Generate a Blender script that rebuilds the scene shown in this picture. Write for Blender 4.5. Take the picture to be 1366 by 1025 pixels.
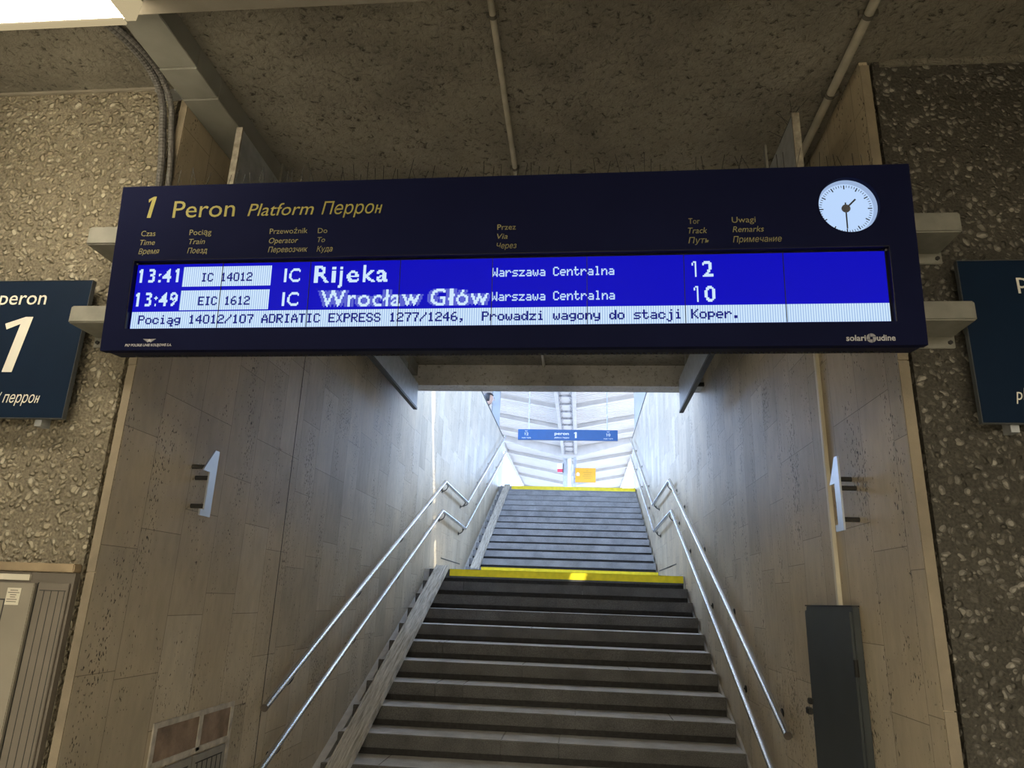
import bpy, bmesh, math, random
from mathutils import Vector, Matrix
from mathutils.geometry import tessellate_polygon
random.seed(7)
C = bpy.context.scene.collection
SC = bpy.context.scene
for o in list(bpy.data.objects):
    bpy.data.objects.remove(o)

# ------------------------------------------------------------------ camera
cam_d = bpy.data.cameras.new('camera')
cam = bpy.data.objects.new('camera', cam_d)
C.objects.link(cam)
cam_d.sensor_fit = 'HORIZONTAL'
cam_d.sensor_width = 36.0
cam_d.lens = 947.54 / 1366 * 36.0
cam_d.clip_start = 0.05
cam_d.clip_end = 500


def cam_basis(p, y, r):
    fw = Vector((0, math.cos(p), math.sin(p)))
    up = Vector((0, -math.sin(p), math.cos(p)))
    ri = Vector((1, 0, 0))
    rz = Matrix.Rotation(y, 3, 'Z')
    fw, up, ri = rz @ fw, rz @ up, rz @ ri
    return ri * math.cos(r) + up * math.sin(r), -ri * math.sin(r) + up * math.cos(r), fw


ri, up, fw = cam_basis(math.radians(16.915), math.radians(5.917), math.radians(2.054))
M = Matrix((ri, up, -fw)).transposed().to_4x4()
M.translation = Vector((0.347, -2.763, 1.613))
cam.matrix_world = M
SC.camera = cam

# ------------------------------------------------------------------ world, sun, exposure
SC.view_settings.view_transform = 'Standard'
SC.view_settings.look = 'None'
SC.view_settings.exposure = 0.0
SC.view_settings.gamma = 1.0
SC.view_settings.use_curve_mapping = False
SC.cycles.use_denoising = True
SC.cycles.max_bounces = 10
SC.cycles.diffuse_bounces = 6
SC.cycles.sample_clamp_indirect = 8.0
w = bpy.data.worlds.new('sky')
SC.world = w
w.use_nodes = True
wb = w.node_tree.nodes['Background']
wb.inputs[0].default_value = (0.45, 0.635, 1.0, 1)
wb.inputs[1].default_value = 14.0

sun_d = bpy.data.lights.new('sun', 'SUN')
sun_d.energy = 16.0
sun_d.angle = math.radians(0.53)
sun_d.color = (1.0, 0.95, 0.86)
sun = bpy.data.objects.new('sun', sun_d)
C.objects.link(sun)
sun.rotation_euler = Vector((-0.3, 0.42, -1.0)).to_track_quat('-Z', 'Y').to_euler()
sun.location = (10, -8, 30)


# ------------------------------------------------------------------ materials
def new_mat(name):
    m = bpy.data.materials.new(name)
    m.use_nodes = True
    nt = m.node_tree
    return m, nt, nt.nodes['Principled BSDF']


def nd(nt, t, **kw):
    n = nt.nodes.new(t)
    for k, v in kw.items():
        setattr(n, k, v)
    return n


def lk(nt, a, b):
    nt.links.new(a, b)


def plain(name, col, rough=0.6, metal=0.0, var=0.12, scale=9.0, bump=0.0, bscale=120.0, spec=0.5):
    """solid colour broken up by procedural noise"""
    m, nt, b = new_mat(name)
    tc = nd(nt, 'ShaderNodeTexCoord')
    n = nd(nt, 'ShaderNodeTexNoise')
    n.inputs['Scale'].default_value = scale
    n.inputs['Detail'].default_value = 4
    lk(nt, tc.outputs['Object'], n.inputs['Vector'])
    r = nd(nt, 'ShaderNodeValToRGB')
    c0 = [max(0, c * (1 - var)) for c in col]
    c1 = [min(1, c * (1 + var)) for c in col]
    r.color_ramp.elements[0].position = 0.3
    r.color_ramp.elements[1].position = 0.7
    r.color_ramp.elements[0].color = (*c0, 1)
    r.color_ramp.elements[1].color = (*c1, 1)
    lk(nt, n.outputs['Fac'], r.inputs['Fac'])
    lk(nt, r.outputs['Color'], b.inputs['Base Color'])
    b.inputs['Roughness'].default_value = rough
    b.inputs['Metallic'].default_value = metal
    b.inputs['Specular IOR Level'].default_value = spec
    if bump:
        n2 = nd(nt, 'ShaderNodeTexNoise')
        n2.inputs['Scale'].default_value = bscale
        n2.inputs['Detail'].default_value = 3
        lk(nt, tc.outputs['Object'], n2.inputs['Vector'])
        bp = nd(nt, 'ShaderNodeBump')
        bp.inputs['Strength'].default_value = bump
        bp.inputs['Distance'].default_value = 0.01
        lk(nt, n2.outputs['Fac'], bp.inputs['Height'])
        lk(nt, bp.outputs['Normal'], b.inputs['Normal'])
    return m


def emit(name, col, strength=1.0):
    m, nt, b = new_mat(name)
    b.inputs['Base Color'].default_value = (0.004, 0.004, 0.006, 1)
    b.inputs['Emission Color'].default_value = (*col, 1)
    b.inputs['Emission Strength'].default_value = strength
    b.inputs['Roughness'].default_value = 0.4
    b.inputs['Specular IOR Level'].default_value = 0.05
    return m


def travertine(name, shift):
    m, nt, b = new_mat(name)
    tc = nd(nt, 'ShaderNodeTexCoord')
    sep = nd(nt, 'ShaderNodeSeparateXYZ')
    lk(nt, tc.outputs['Object'], sep.inputs[0])
    comb = nd(nt, 'ShaderNodeCombineXYZ')
    ad = nd(nt, 'ShaderNodeMath', operation='ADD')
    ad.inputs[1].default_value = shift
    lk(nt, sep.outputs['Y'], ad.inputs[0])
    lk(nt, sep.outputs['Z'], comb.inputs['X'])
    lk(nt, ad.outputs[0], comb.inputs['Y'])
    br = nd(nt, 'ShaderNodeTexBrick')
    br.offset = 0.43
    br.offset_frequency = 3
    br.squash = 0.8
    br.squash_frequency = 2
    br.inputs['Color1'].default_value = (0.0, 0.0, 0.0, 1)
    br.inputs['Color2'].default_value = (1, 1, 1, 1)
    br.inputs['Mortar'].default_value = (0.5, 0.5, 0.5, 1)
    br.inputs['Scale'].default_value = 1.0
    br.inputs['Mortar Size'].default_value = 0.0016
    br.inputs['Mortar Smooth'].default_value = 0.0
    br.inputs['Bias'].default_value = 0.0
    br.inputs['Brick Width'].default_value = 0.62
    br.inputs['Row Height'].default_value = 0.325
    lk(nt, comb.outputs[0], br.inputs['Vector'])
    # per tile tint
    tint = nd(nt, 'ShaderNodeValToRGB')
    e = tint.color_ramp.elements
    e[0].position = 0.0
    e[0].color = (0.45, 0.385, 0.28, 1)
    e[1].position = 1.0
    e[1].color = (0.57, 0.50, 0.38, 1)
    k = e.new(0.55)
    k.color = (0.53, 0.445, 0.315, 1)
    lk(nt, br.outputs['Color'], tint.inputs['Fac'])
    # vertical veins
    mp = nd(nt, 'ShaderNodeMapping')
    mp.inputs['Scale'].default_value = (13, 13, 4.5)
    lk(nt, tc.outputs['Object'], mp.inputs['Vector'])
    ve = nd(nt, 'ShaderNodeTexNoise')
    ve.inputs['Scale'].default_value = 1.6
    ve.inputs['Detail'].default_value = 6
    ve.inputs['Roughness'].default_value = 0.65
    lk(nt, mp.outputs[0], ve.inputs['Vector'])
    vr = nd(nt, 'ShaderNodeMapRange')
    vr.inputs['From Min'].default_value = 0.3
    vr.inputs['From Max'].default_value = 0.7
    vr.inputs['To Min'].default_value = 0.88
    vr.inputs['To Max'].default_value = 1.07
    lk(nt, ve.outputs['Fac'], vr.inputs['Value'])
    mul = nd(nt, 'ShaderNodeMixRGB', blend_type='MULTIPLY')
    mul.inputs['Fac'].default_value = 1
    lk(nt, tint.outputs['Color'], mul.inputs['Color1'])
    lk(nt, vr.outputs[0], mul.inputs['Color2'])
    # blotchy dirt
    bn = nd(nt, 'ShaderNodeTexNoise')
    bn.inputs['Scale'].default_value = 2.2
    bn.inputs['Detail'].default_value = 5
    lk(nt, tc.outputs['Object'], bn.inputs['Vector'])
    bm_ = nd(nt, 'ShaderNodeMapRange')
    bm_.inputs['From Min'].default_value = 0.3
    bm_.inputs['From Max'].default_value = 0.7
    bm_.inputs['To Min'].default_value = 0.84
    bm_.inputs['To Max'].default_value = 1.08
    lk(nt, bn.outputs['Fac'], bm_.inputs['Value'])
    mul2 = nd(nt, 'ShaderNodeMixRGB', blend_type='MULTIPLY')
    mul2.inputs['Fac'].default_value = 1
    lk(nt, mul.outputs['Color'], mul2.inputs['Color1'])
    lk(nt, bm_.outputs[0], mul2.inputs['Color2'])
    # pits
    mp2 = nd(nt, 'ShaderNodeMapping')
    mp2.inputs['Scale'].default_value = (95, 95, 48)
    lk(nt, tc.outputs['Object'], mp2.inputs['Vector'])
    pn = nd(nt, 'ShaderNodeTexNoise')
    pn.inputs['Scale'].default_value = 1.0
    pn.inputs['Detail'].default_value = 2
    lk(nt, mp2.outputs[0], pn.inputs['Vector'])
    mp3 = nd(nt, 'ShaderNodeMapping')
    mp3.inputs['Scale'].default_value = (3.4, 3.4, 1.0)
    lk(nt, tc.outputs['Object'], mp3.inputs['Vector'])
    cl = nd(nt, 'ShaderNodeTexNoise')
    cl.inputs['Scale'].default_value = 1.5
    cl.inputs['Detail'].default_value = 3
    lk(nt, mp3.outputs[0], cl.inputs['Vector'])
    clm = nd(nt, 'ShaderNodeMapRange')
    clm.inputs['From Min'].default_value = 0.42
    clm.inputs['From Max'].default_value = 0.68
    clm.inputs['To Min'].default_value = 0.0
    clm.inputs['To Max'].default_value = 0.16
    lk(nt, cl.outputs['Fac'], clm.inputs['Value'])
    sm = nd(nt, 'ShaderNodeMath', operation='ADD')
    lk(nt, pn.outputs['Fac'], sm.inputs[0])
    lk(nt, clm.outputs[0], sm.inputs[1])
    pit = nd(nt, 'ShaderNodeMapRange')
    pit.inputs['From Min'].default_value = 0.728
    pit.inputs['From Max'].default_value = 0.765
    lk(nt, sm.outputs[0], pit.inputs['Value'])
    mx = nd(nt, 'ShaderNodeMixRGB')
    mx.inputs['Color2'].default_value = (0.07, 0.055, 0.04, 1)
    lk(nt, pit.outputs[0], mx.inputs['Fac'])
    lk(nt, mul2.outputs['Color'], mx.inputs['Color1'])
    # joints
    mx2 = nd(nt, 'ShaderNodeMixRGB')
    mx2.inputs['Color2'].default_value = (0.14, 0.115, 0.085, 1)
    jm = nd(nt, 'ShaderNodeMath', operation='MULTIPLY')
    jm.inputs[1].default_value = 0.8
    lk(nt, br.outputs['Fac'], jm.inputs[0])
    lk(nt, jm.outputs[0], mx2.inputs['Fac'])
    lk(nt, mx.outputs['Color'], mx2.inputs['Color1'])
    lk(nt, mx2.outputs['Color'], b.inputs['Base Color'])
    b.inputs['Roughness'].default_value = 0.5
    b.inputs['Specular IOR Level'].default_value = 0.35
    bp = nd(nt, 'ShaderNodeBump', invert=True)
    bp.inputs['Strength'].default_value = 0.6
    bp.inputs['Distance'].default_value = 0.004
    lk(nt, pit.outputs[0], bp.inputs['Height'])
    lk(nt, bp.outputs['Normal'], b.inputs['Normal'])
    return m


def pebbles(name, mortar, stones, scale, thr, bump, dist=0.012):
    """exposed aggregate: pebbles set in mortar"""
    m, nt, b = new_mat(name)
    tc = nd(nt, 'ShaderNodeTexCoord')
    nz = nd(nt, 'ShaderNodeTexNoise')
    nz.inputs['Scale'].default_value = 14
    nz.inputs['Detail'].default_value = 2
    lk(nt, tc.outputs['Object'], nz.inputs['Vector'])
    mv = nd(nt, 'ShaderNodeMixRGB', blend_type='ADD')
    mv.inputs['Fac'].default_value = 0.05
    lk(nt, tc.outputs['Object'], mv.inputs['Color1'])
    lk(nt, nz.outputs['Color'], mv.inputs['Color2'])
    v = nd(nt, 'ShaderNodeTexVoronoi')
    v.inputs['Scale'].default_value = scale
    lk(nt, mv.outputs['Color'], v.inputs['Vector'])
    # stone size differs per cell
    sp = nd(nt, 'ShaderNodeSeparateColor')
    lk(nt, v.outputs['Color'], sp.inputs[0])
    sz = nd(nt, 'ShaderNodeMapRange')
    sz.inputs['To Min'].default_value = thr[0]
    sz.inputs['To Max'].default_value = thr[1]
    lk(nt, sp.outputs[0], sz.inputs['Value'])
    sub = nd(nt, 'ShaderNodeMath', operation='SUBTRACT')
    lk(nt, sz.outputs[0], sub.inputs[0])
    lk(nt, v.outputs['Distance'], sub.inputs[1])
    mask = nd(nt, 'ShaderNodeMapRange')
    mask.inputs['From Min'].default_value = 0.0
    mask.inputs['From Max'].default_value = 0.06
    lk(nt, sub.outputs[0], mask.inputs['Value'])
    hgt = nd(nt, 'ShaderNodeMapRange')
    hgt.interpolation_type = 'SMOOTHSTEP'
    hgt.inputs['From Min'].default_value = 0.0
    hgt.inputs['From Max'].default_value = 0.35
    lk(nt, sub.outputs[0], hgt.inputs['Value'])
    cr = nd(nt, 'ShaderNodeValToRGB')
    cr.color_ramp.interpolation = 'LINEAR'
    e = cr.color_ramp.elements
    e[0].color = (*stones[0], 1)
    e[1].color = (*stones[-1], 1)
    for i, s in enumerate(stones[1:-1]):
        q = e.new((i + 1) / (len(stones) - 1))
        q.color = (*s, 1)
    lk(nt, sp.outputs[1], cr.inputs['Fac'])
    n3 = nd(nt, 'ShaderNodeTexNoise')
    n3.inputs['Scale'].default_value = 90
    n3.inputs['Detail'].default_value = 5
    lk(nt, tc.outputs['Object'], n3.inputs['Vector'])
    mr = nd(nt, 'ShaderNodeValToRGB')
    mr.color_ramp.elements[0].position = 0.35
    mr.color_ramp.elements[1].position = 0.65
    mr.color_ramp.elements[0].color = (*[c * 0.6 for c in mortar], 1)
    mr.color_ramp.elements[1].color = (*[c * 1.35 for c in mortar], 1)
    lk(nt, n3.outputs['Fac'], mr.inputs['Fac'])
    mx = nd(nt, 'ShaderNodeMixRGB')
    lk(nt, mask.outputs[0], mx.inputs['Fac'])
    lk(nt, mr.outputs['Color'], mx.inputs['Color1'])
    lk(nt, cr.outputs['Color'], mx.inputs['Color2'])
    n4 = nd(nt, 'ShaderNodeTexNoise')
    n4.inputs['Scale'].default_value = 1.6
    n4.inputs['Detail'].default_value = 5
    lk(nt, tc.outputs['Object'], n4.inputs['Vector'])
    d4 = nd(nt, 'ShaderNodeMapRange')
    d4.inputs['From Min'].default_value = 0.3
    d4.inputs['From Max'].default_value = 0.7
    d4.inputs['To Min'].default_value = 0.78
    d4.inputs['To Max'].default_value = 1.1
    lk(nt, n4.outputs['Fac'], d4.inputs['Value'])
    mu = nd(nt, 'ShaderNodeMixRGB', blend_type='MULTIPLY')
    mu.inputs['Fac'].default_value = 1
    lk(nt, mx.outputs['Color'], mu.inputs['Color1'])
    lk(nt, d4.outputs[0], mu.inputs['Color2'])
    lk(nt, mu.outputs['Color'], b.inputs['Base Color'])
    b.inputs['Roughness'].default_value = 0.75
    b.inputs['Specular IOR Level'].default_value = 0.3
    hs = nd(nt, 'ShaderNodeMath', operation='MULTIPLY_ADD')
    hs.inputs[1].default_value = 0.25
    lk(nt, n3.outputs['Fac'], hs.inputs[0])
    lk(nt, hgt.outputs[0], hs.inputs[2])
    bp = nd(nt, 'ShaderNodeBump')
    bp.inputs['Strength'].default_value = bump
    bp.inputs['Distance'].default_value = dist
    lk(nt, hs.outputs[0], bp.inputs['Height'])
    lk(nt, bp.outputs['Normal'], b.inputs['Normal'])
    return m


def plaster(name, col, bump=1.0, stain=(0.035, 0.031, 0.025), size=0.012):
    m, nt, b = new_mat(name)
    tc = nd(nt, 'ShaderNodeTexCoord')
    n = nd(nt, 'ShaderNodeTexNoise')
    n.inputs['Scale'].default_value = 32
    n.inputs['Detail'].default_value = 6
    n.inputs['Roughness'].default_value = 0.7
    n.inputs['Distortion'].default_value = 0.6
    lk(nt, tc.outputs['Object'], n.inputs['Vector'])
    big = nd(nt, 'ShaderNodeTexNoise')
    big.inputs['Scale'].default_value = 1.7
    big.inputs['Detail'].default_value = 6
    big.inputs['Roughness'].default_value = 0.62
    lk(nt, tc.outputs['Object'], big.inputs['Vector'])
    r = nd(nt, 'ShaderNodeValToRGB')
    r.color_ramp.elements[0].position = 0.3
    r.color_ramp.elements[1].position = 0.72
    r.color_ramp.elements[0].color = (*[c * 0.6 for c in col], 1)
    r.color_ramp.elements[1].color = (*[c * 1.2 for c in col], 1)
    lk(nt, big.outputs['Fac'], r.inputs['Fac'])
    crack = nd(nt, 'ShaderNodeMapRange')
    crack.inputs['From Min'].default_value = 0.455
    crack.inputs['From Max'].default_value = 0.33
    lk(nt, n.outputs['Fac'], crack.inputs['Value'])
    mx = nd(nt, 'ShaderNodeMixRGB')
    mx.inputs['Color2'].default_value = (*stain, 1)
    fm = nd(nt, 'ShaderNodeMath', operation='MULTIPLY')
    fm.inputs[1].default_value = 0.9
    lk(nt, crack.outputs[0], fm.inputs[0])
    lk(nt, fm.outputs[0], mx.inputs['Fac'])
    lk(nt, r.outputs['Color'], mx.inputs['Color1'])
    lk(nt, mx.outputs['Color'], b.inputs['Base Color'])
    b.inputs['Roughness'].default_value = 0.9
    b.inputs['Specular IOR Level'].default_value = 0.2
    bp = nd(nt, 'ShaderNodeBump')
    bp.inputs['Strength'].default_value = bump
    bp.inputs['Distance'].default_value = size
    lk(nt, n.outputs['Fac'], bp.inputs['Height'])
    lk(nt, bp.outputs['Normal'], b.inputs['Normal'])
    return m


def granite(name, col, speck=0.5):
    m, nt, b = new_mat(name)
    tc = nd(nt, 'ShaderNodeTexCoord')
    n = nd(nt, 'ShaderNodeTexNoise')
    n.inputs['Scale'].default_value = 150
    n.inputs['Detail'].default_value = 3
    n.inputs['Roughness'].default_value = 0.8
    lk(nt, tc.outputs['Object'], n.inputs['Vector'])
    big = nd(nt, 'ShaderNodeTexNoise')
    big.inputs['Scale'].default_value = 5
    big.inputs['Detail'].default_value = 5
    lk(nt, tc.outputs['Object'], big.inputs['Vector'])
    r = nd(nt, 'ShaderNodeValToRGB')
    r.color_ramp.elements[0].position = 0.32
    r.color_ramp.elements[1].position = 0.68
    r.color_ramp.elements[0].color = (*[c * (1 - speck) for c in col], 1)
    r.color_ramp.elements[1].color = (*[c * (1 + speck) for c in col], 1)
    lk(nt, n.outputs['Fac'], r.inputs['Fac'])
    d = nd(nt, 'ShaderNodeMapRange')
    d.inputs['From Min'].default_value = 0.3
    d.inputs['From Max'].default_value = 0.7
    d.inputs['To Min'].default_value = 0.75
    d.inputs['To Max'].default_value = 1.15
    lk(nt, big.outputs['Fac'], d.inputs['Value'])
    mu = nd(nt, 'ShaderNodeMixRGB', blend_type='MULTIPLY')
    mu.inputs['Fac'].default_value = 1
    lk(nt, r.outputs['Color'], mu.inputs['Color1'])
    lk(nt, d.outputs[0], mu.inputs['Color2'])
    lk(nt, mu.outputs['Color'], b.inputs['Base Color'])
    b.inputs['Roughness'].default_value = 0.78
    b.inputs['Specular IOR Level'].default_value = 0.3
    return m


def old_wood(name):
    m, nt, b = new_mat(name)
    tc = nd(nt, 'ShaderNodeTexCoord')
    mp = nd(nt, 'ShaderNodeMapping')
    mp.inputs['Scale'].default_value = (40, 2.2, 2.2)
    lk(nt, tc.outputs['Object'], mp.inputs['Vector'])
    n = nd(nt, 'ShaderNodeTexNoise')
    n.inputs['Scale'].default_value = 1.5
    n.inputs['Detail'].default_value = 7
    n.inputs['Roughness'].default_value = 0.7
    lk(nt, mp.outputs[0], n.inputs['Vector'])
    r = nd(nt, 'ShaderNodeValToRGB')
    r.color_ramp.elements[0].position = 0.36
    r.color_ramp.elements[1].position = 0.6
    r.color_ramp.elements[0].color = (0.24, 0.215, 0.17, 1)
    r.color_ramp.elements[1].color = (0.60, 0.56, 0.48, 1)
    lk(nt, n.outputs['Fac'], r.inputs['Fac'])
    lk(nt, r.outputs['Color'], b.inputs['Base Color'])
    b.inputs['Roughness'].default_value = 0.75
    return m


def ribbed_plastic(name, col):
    m, nt, b = new_mat(name)
    tc = nd(nt, 'ShaderNodeTexCoord')
    n = nd(nt, 'ShaderNodeTexNoise')
    n.inputs['Scale'].default_value = 20
    lk(nt, tc.outputs['Object'], n.inputs['Vector'])
    r = nd(nt, 'ShaderNodeValToRGB')
    r.color_ramp.elements[0].color = (*[c * 0.7 for c in col], 1)
    r.color_ramp.elements[1].color = (*[c * 1.3 for c in col], 1)
    lk(nt, n.outputs['Fac'], r.inputs['Fac'])
    lk(nt, r.outputs['Color'], b.inputs['Base Color'])
    b.inputs['Roughness'].default_value = 0.5
    return m


def screen_white(name):
    """the lit pale bands of the display with their fine column pattern"""
    m, nt, b = new_mat(name)
    tc = nd(nt, 'ShaderNodeTexCoord')
    wv = nd(nt, 'ShaderNodeTexWave')
    wv.bands_direction = 'X'
    wv.inputs['Scale'].default_value = 36.0
    wv.inputs['Distortion'].default_value = 0.0
    lk(nt, tc.outputs['Object'], wv.inputs['Vector'])
    r = nd(nt, 'ShaderNodeValToRGB')
    r.color_ramp.elements[0].color = (0.30, 0.47, 0.76, 1)
    r.color_ramp.elements[1].color = (0.66, 0.84, 1.0, 1)
    lk(nt, wv.outputs['Fac'], r.inputs['Fac'])
    b.inputs['Base Color'].default_value = (0.02, 0.02, 0.03, 1)
    lk(nt, r.outputs['Color'], b.inputs['Emission Color'])
    b.inputs['Emission Strength'].default_value = 1.0
    return m


def brushed(name, col=(0.62, 0.62, 0.6), rough=0.28):
    m, nt, b = new_mat(name)
    tc = nd(nt, 'ShaderNodeTexCoord')
    n = nd(nt, 'ShaderNodeTexNoise')
    n.inputs['Scale'].default_value = 60
    n.inputs['Detail'].default_value = 4
    lk(nt, tc.outputs['Object'], n.inputs['Vector'])
    r = nd(nt, 'ShaderNodeMapRange')
    r.inputs['To Min'].default_value = rough * 0.97
    r.inputs['To Max'].default_value = rough * 1.03
    lk(nt, n.outputs['Fac'], r.inputs['Value'])
    lk(nt, r.outputs[0], b.inputs['Roughness'])
    b.inputs['Base Color'].default_value = (*col, 1)
    b.inputs['Metallic'].default_value = 1.0
    return m


def milky_glass(name):
    m, nt, b = new_mat(name)
    out = nt.nodes['Material Output']
    tr = nd(nt, 'ShaderNodeBsdfTransparent')
    tr.inputs[0].default_value = (0.85, 0.93, 1.0, 1)
    tl = nd(nt, 'ShaderNodeBsdfTranslucent')
    tl.inputs[0].default_value = (0.50, 0.53, 0.56, 1)
    n = nd(nt, 'ShaderNodeTexNoise')
    n.inputs['Scale'].default_value = 3
    b.inputs['Base Color'].default_value = (0.50, 0.53, 0.56, 1)
    b.inputs['Roughness'].default_value = 0.08
    m1 = nd(nt, 'ShaderNodeMixShader')
    m1.inputs[0].default_value = 0.5
    lk(nt, b.outputs[0], m1.inputs[1])
    lk(nt, tl.outputs[0], m1.inputs[2])
    m2 = nd(nt, 'ShaderNodeMixShader')
    mr = nd(nt, 'ShaderNodeMapRange')
    mr.inputs['To Min'].default_value = 0.02
    mr.inputs['To Max'].default_value = 0.04
    lk(nt, n.outputs['Fac'], mr.inputs['Value'])
    lk(nt, mr.outputs[0], m2.inputs[0])
    lk(nt, m1.outputs[0], m2.inputs[1])
    lk(nt, tr.outputs[0], m2.inputs[2])
    lk(nt, m2.outputs[0], out.inputs['Surface'])
    return m


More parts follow.
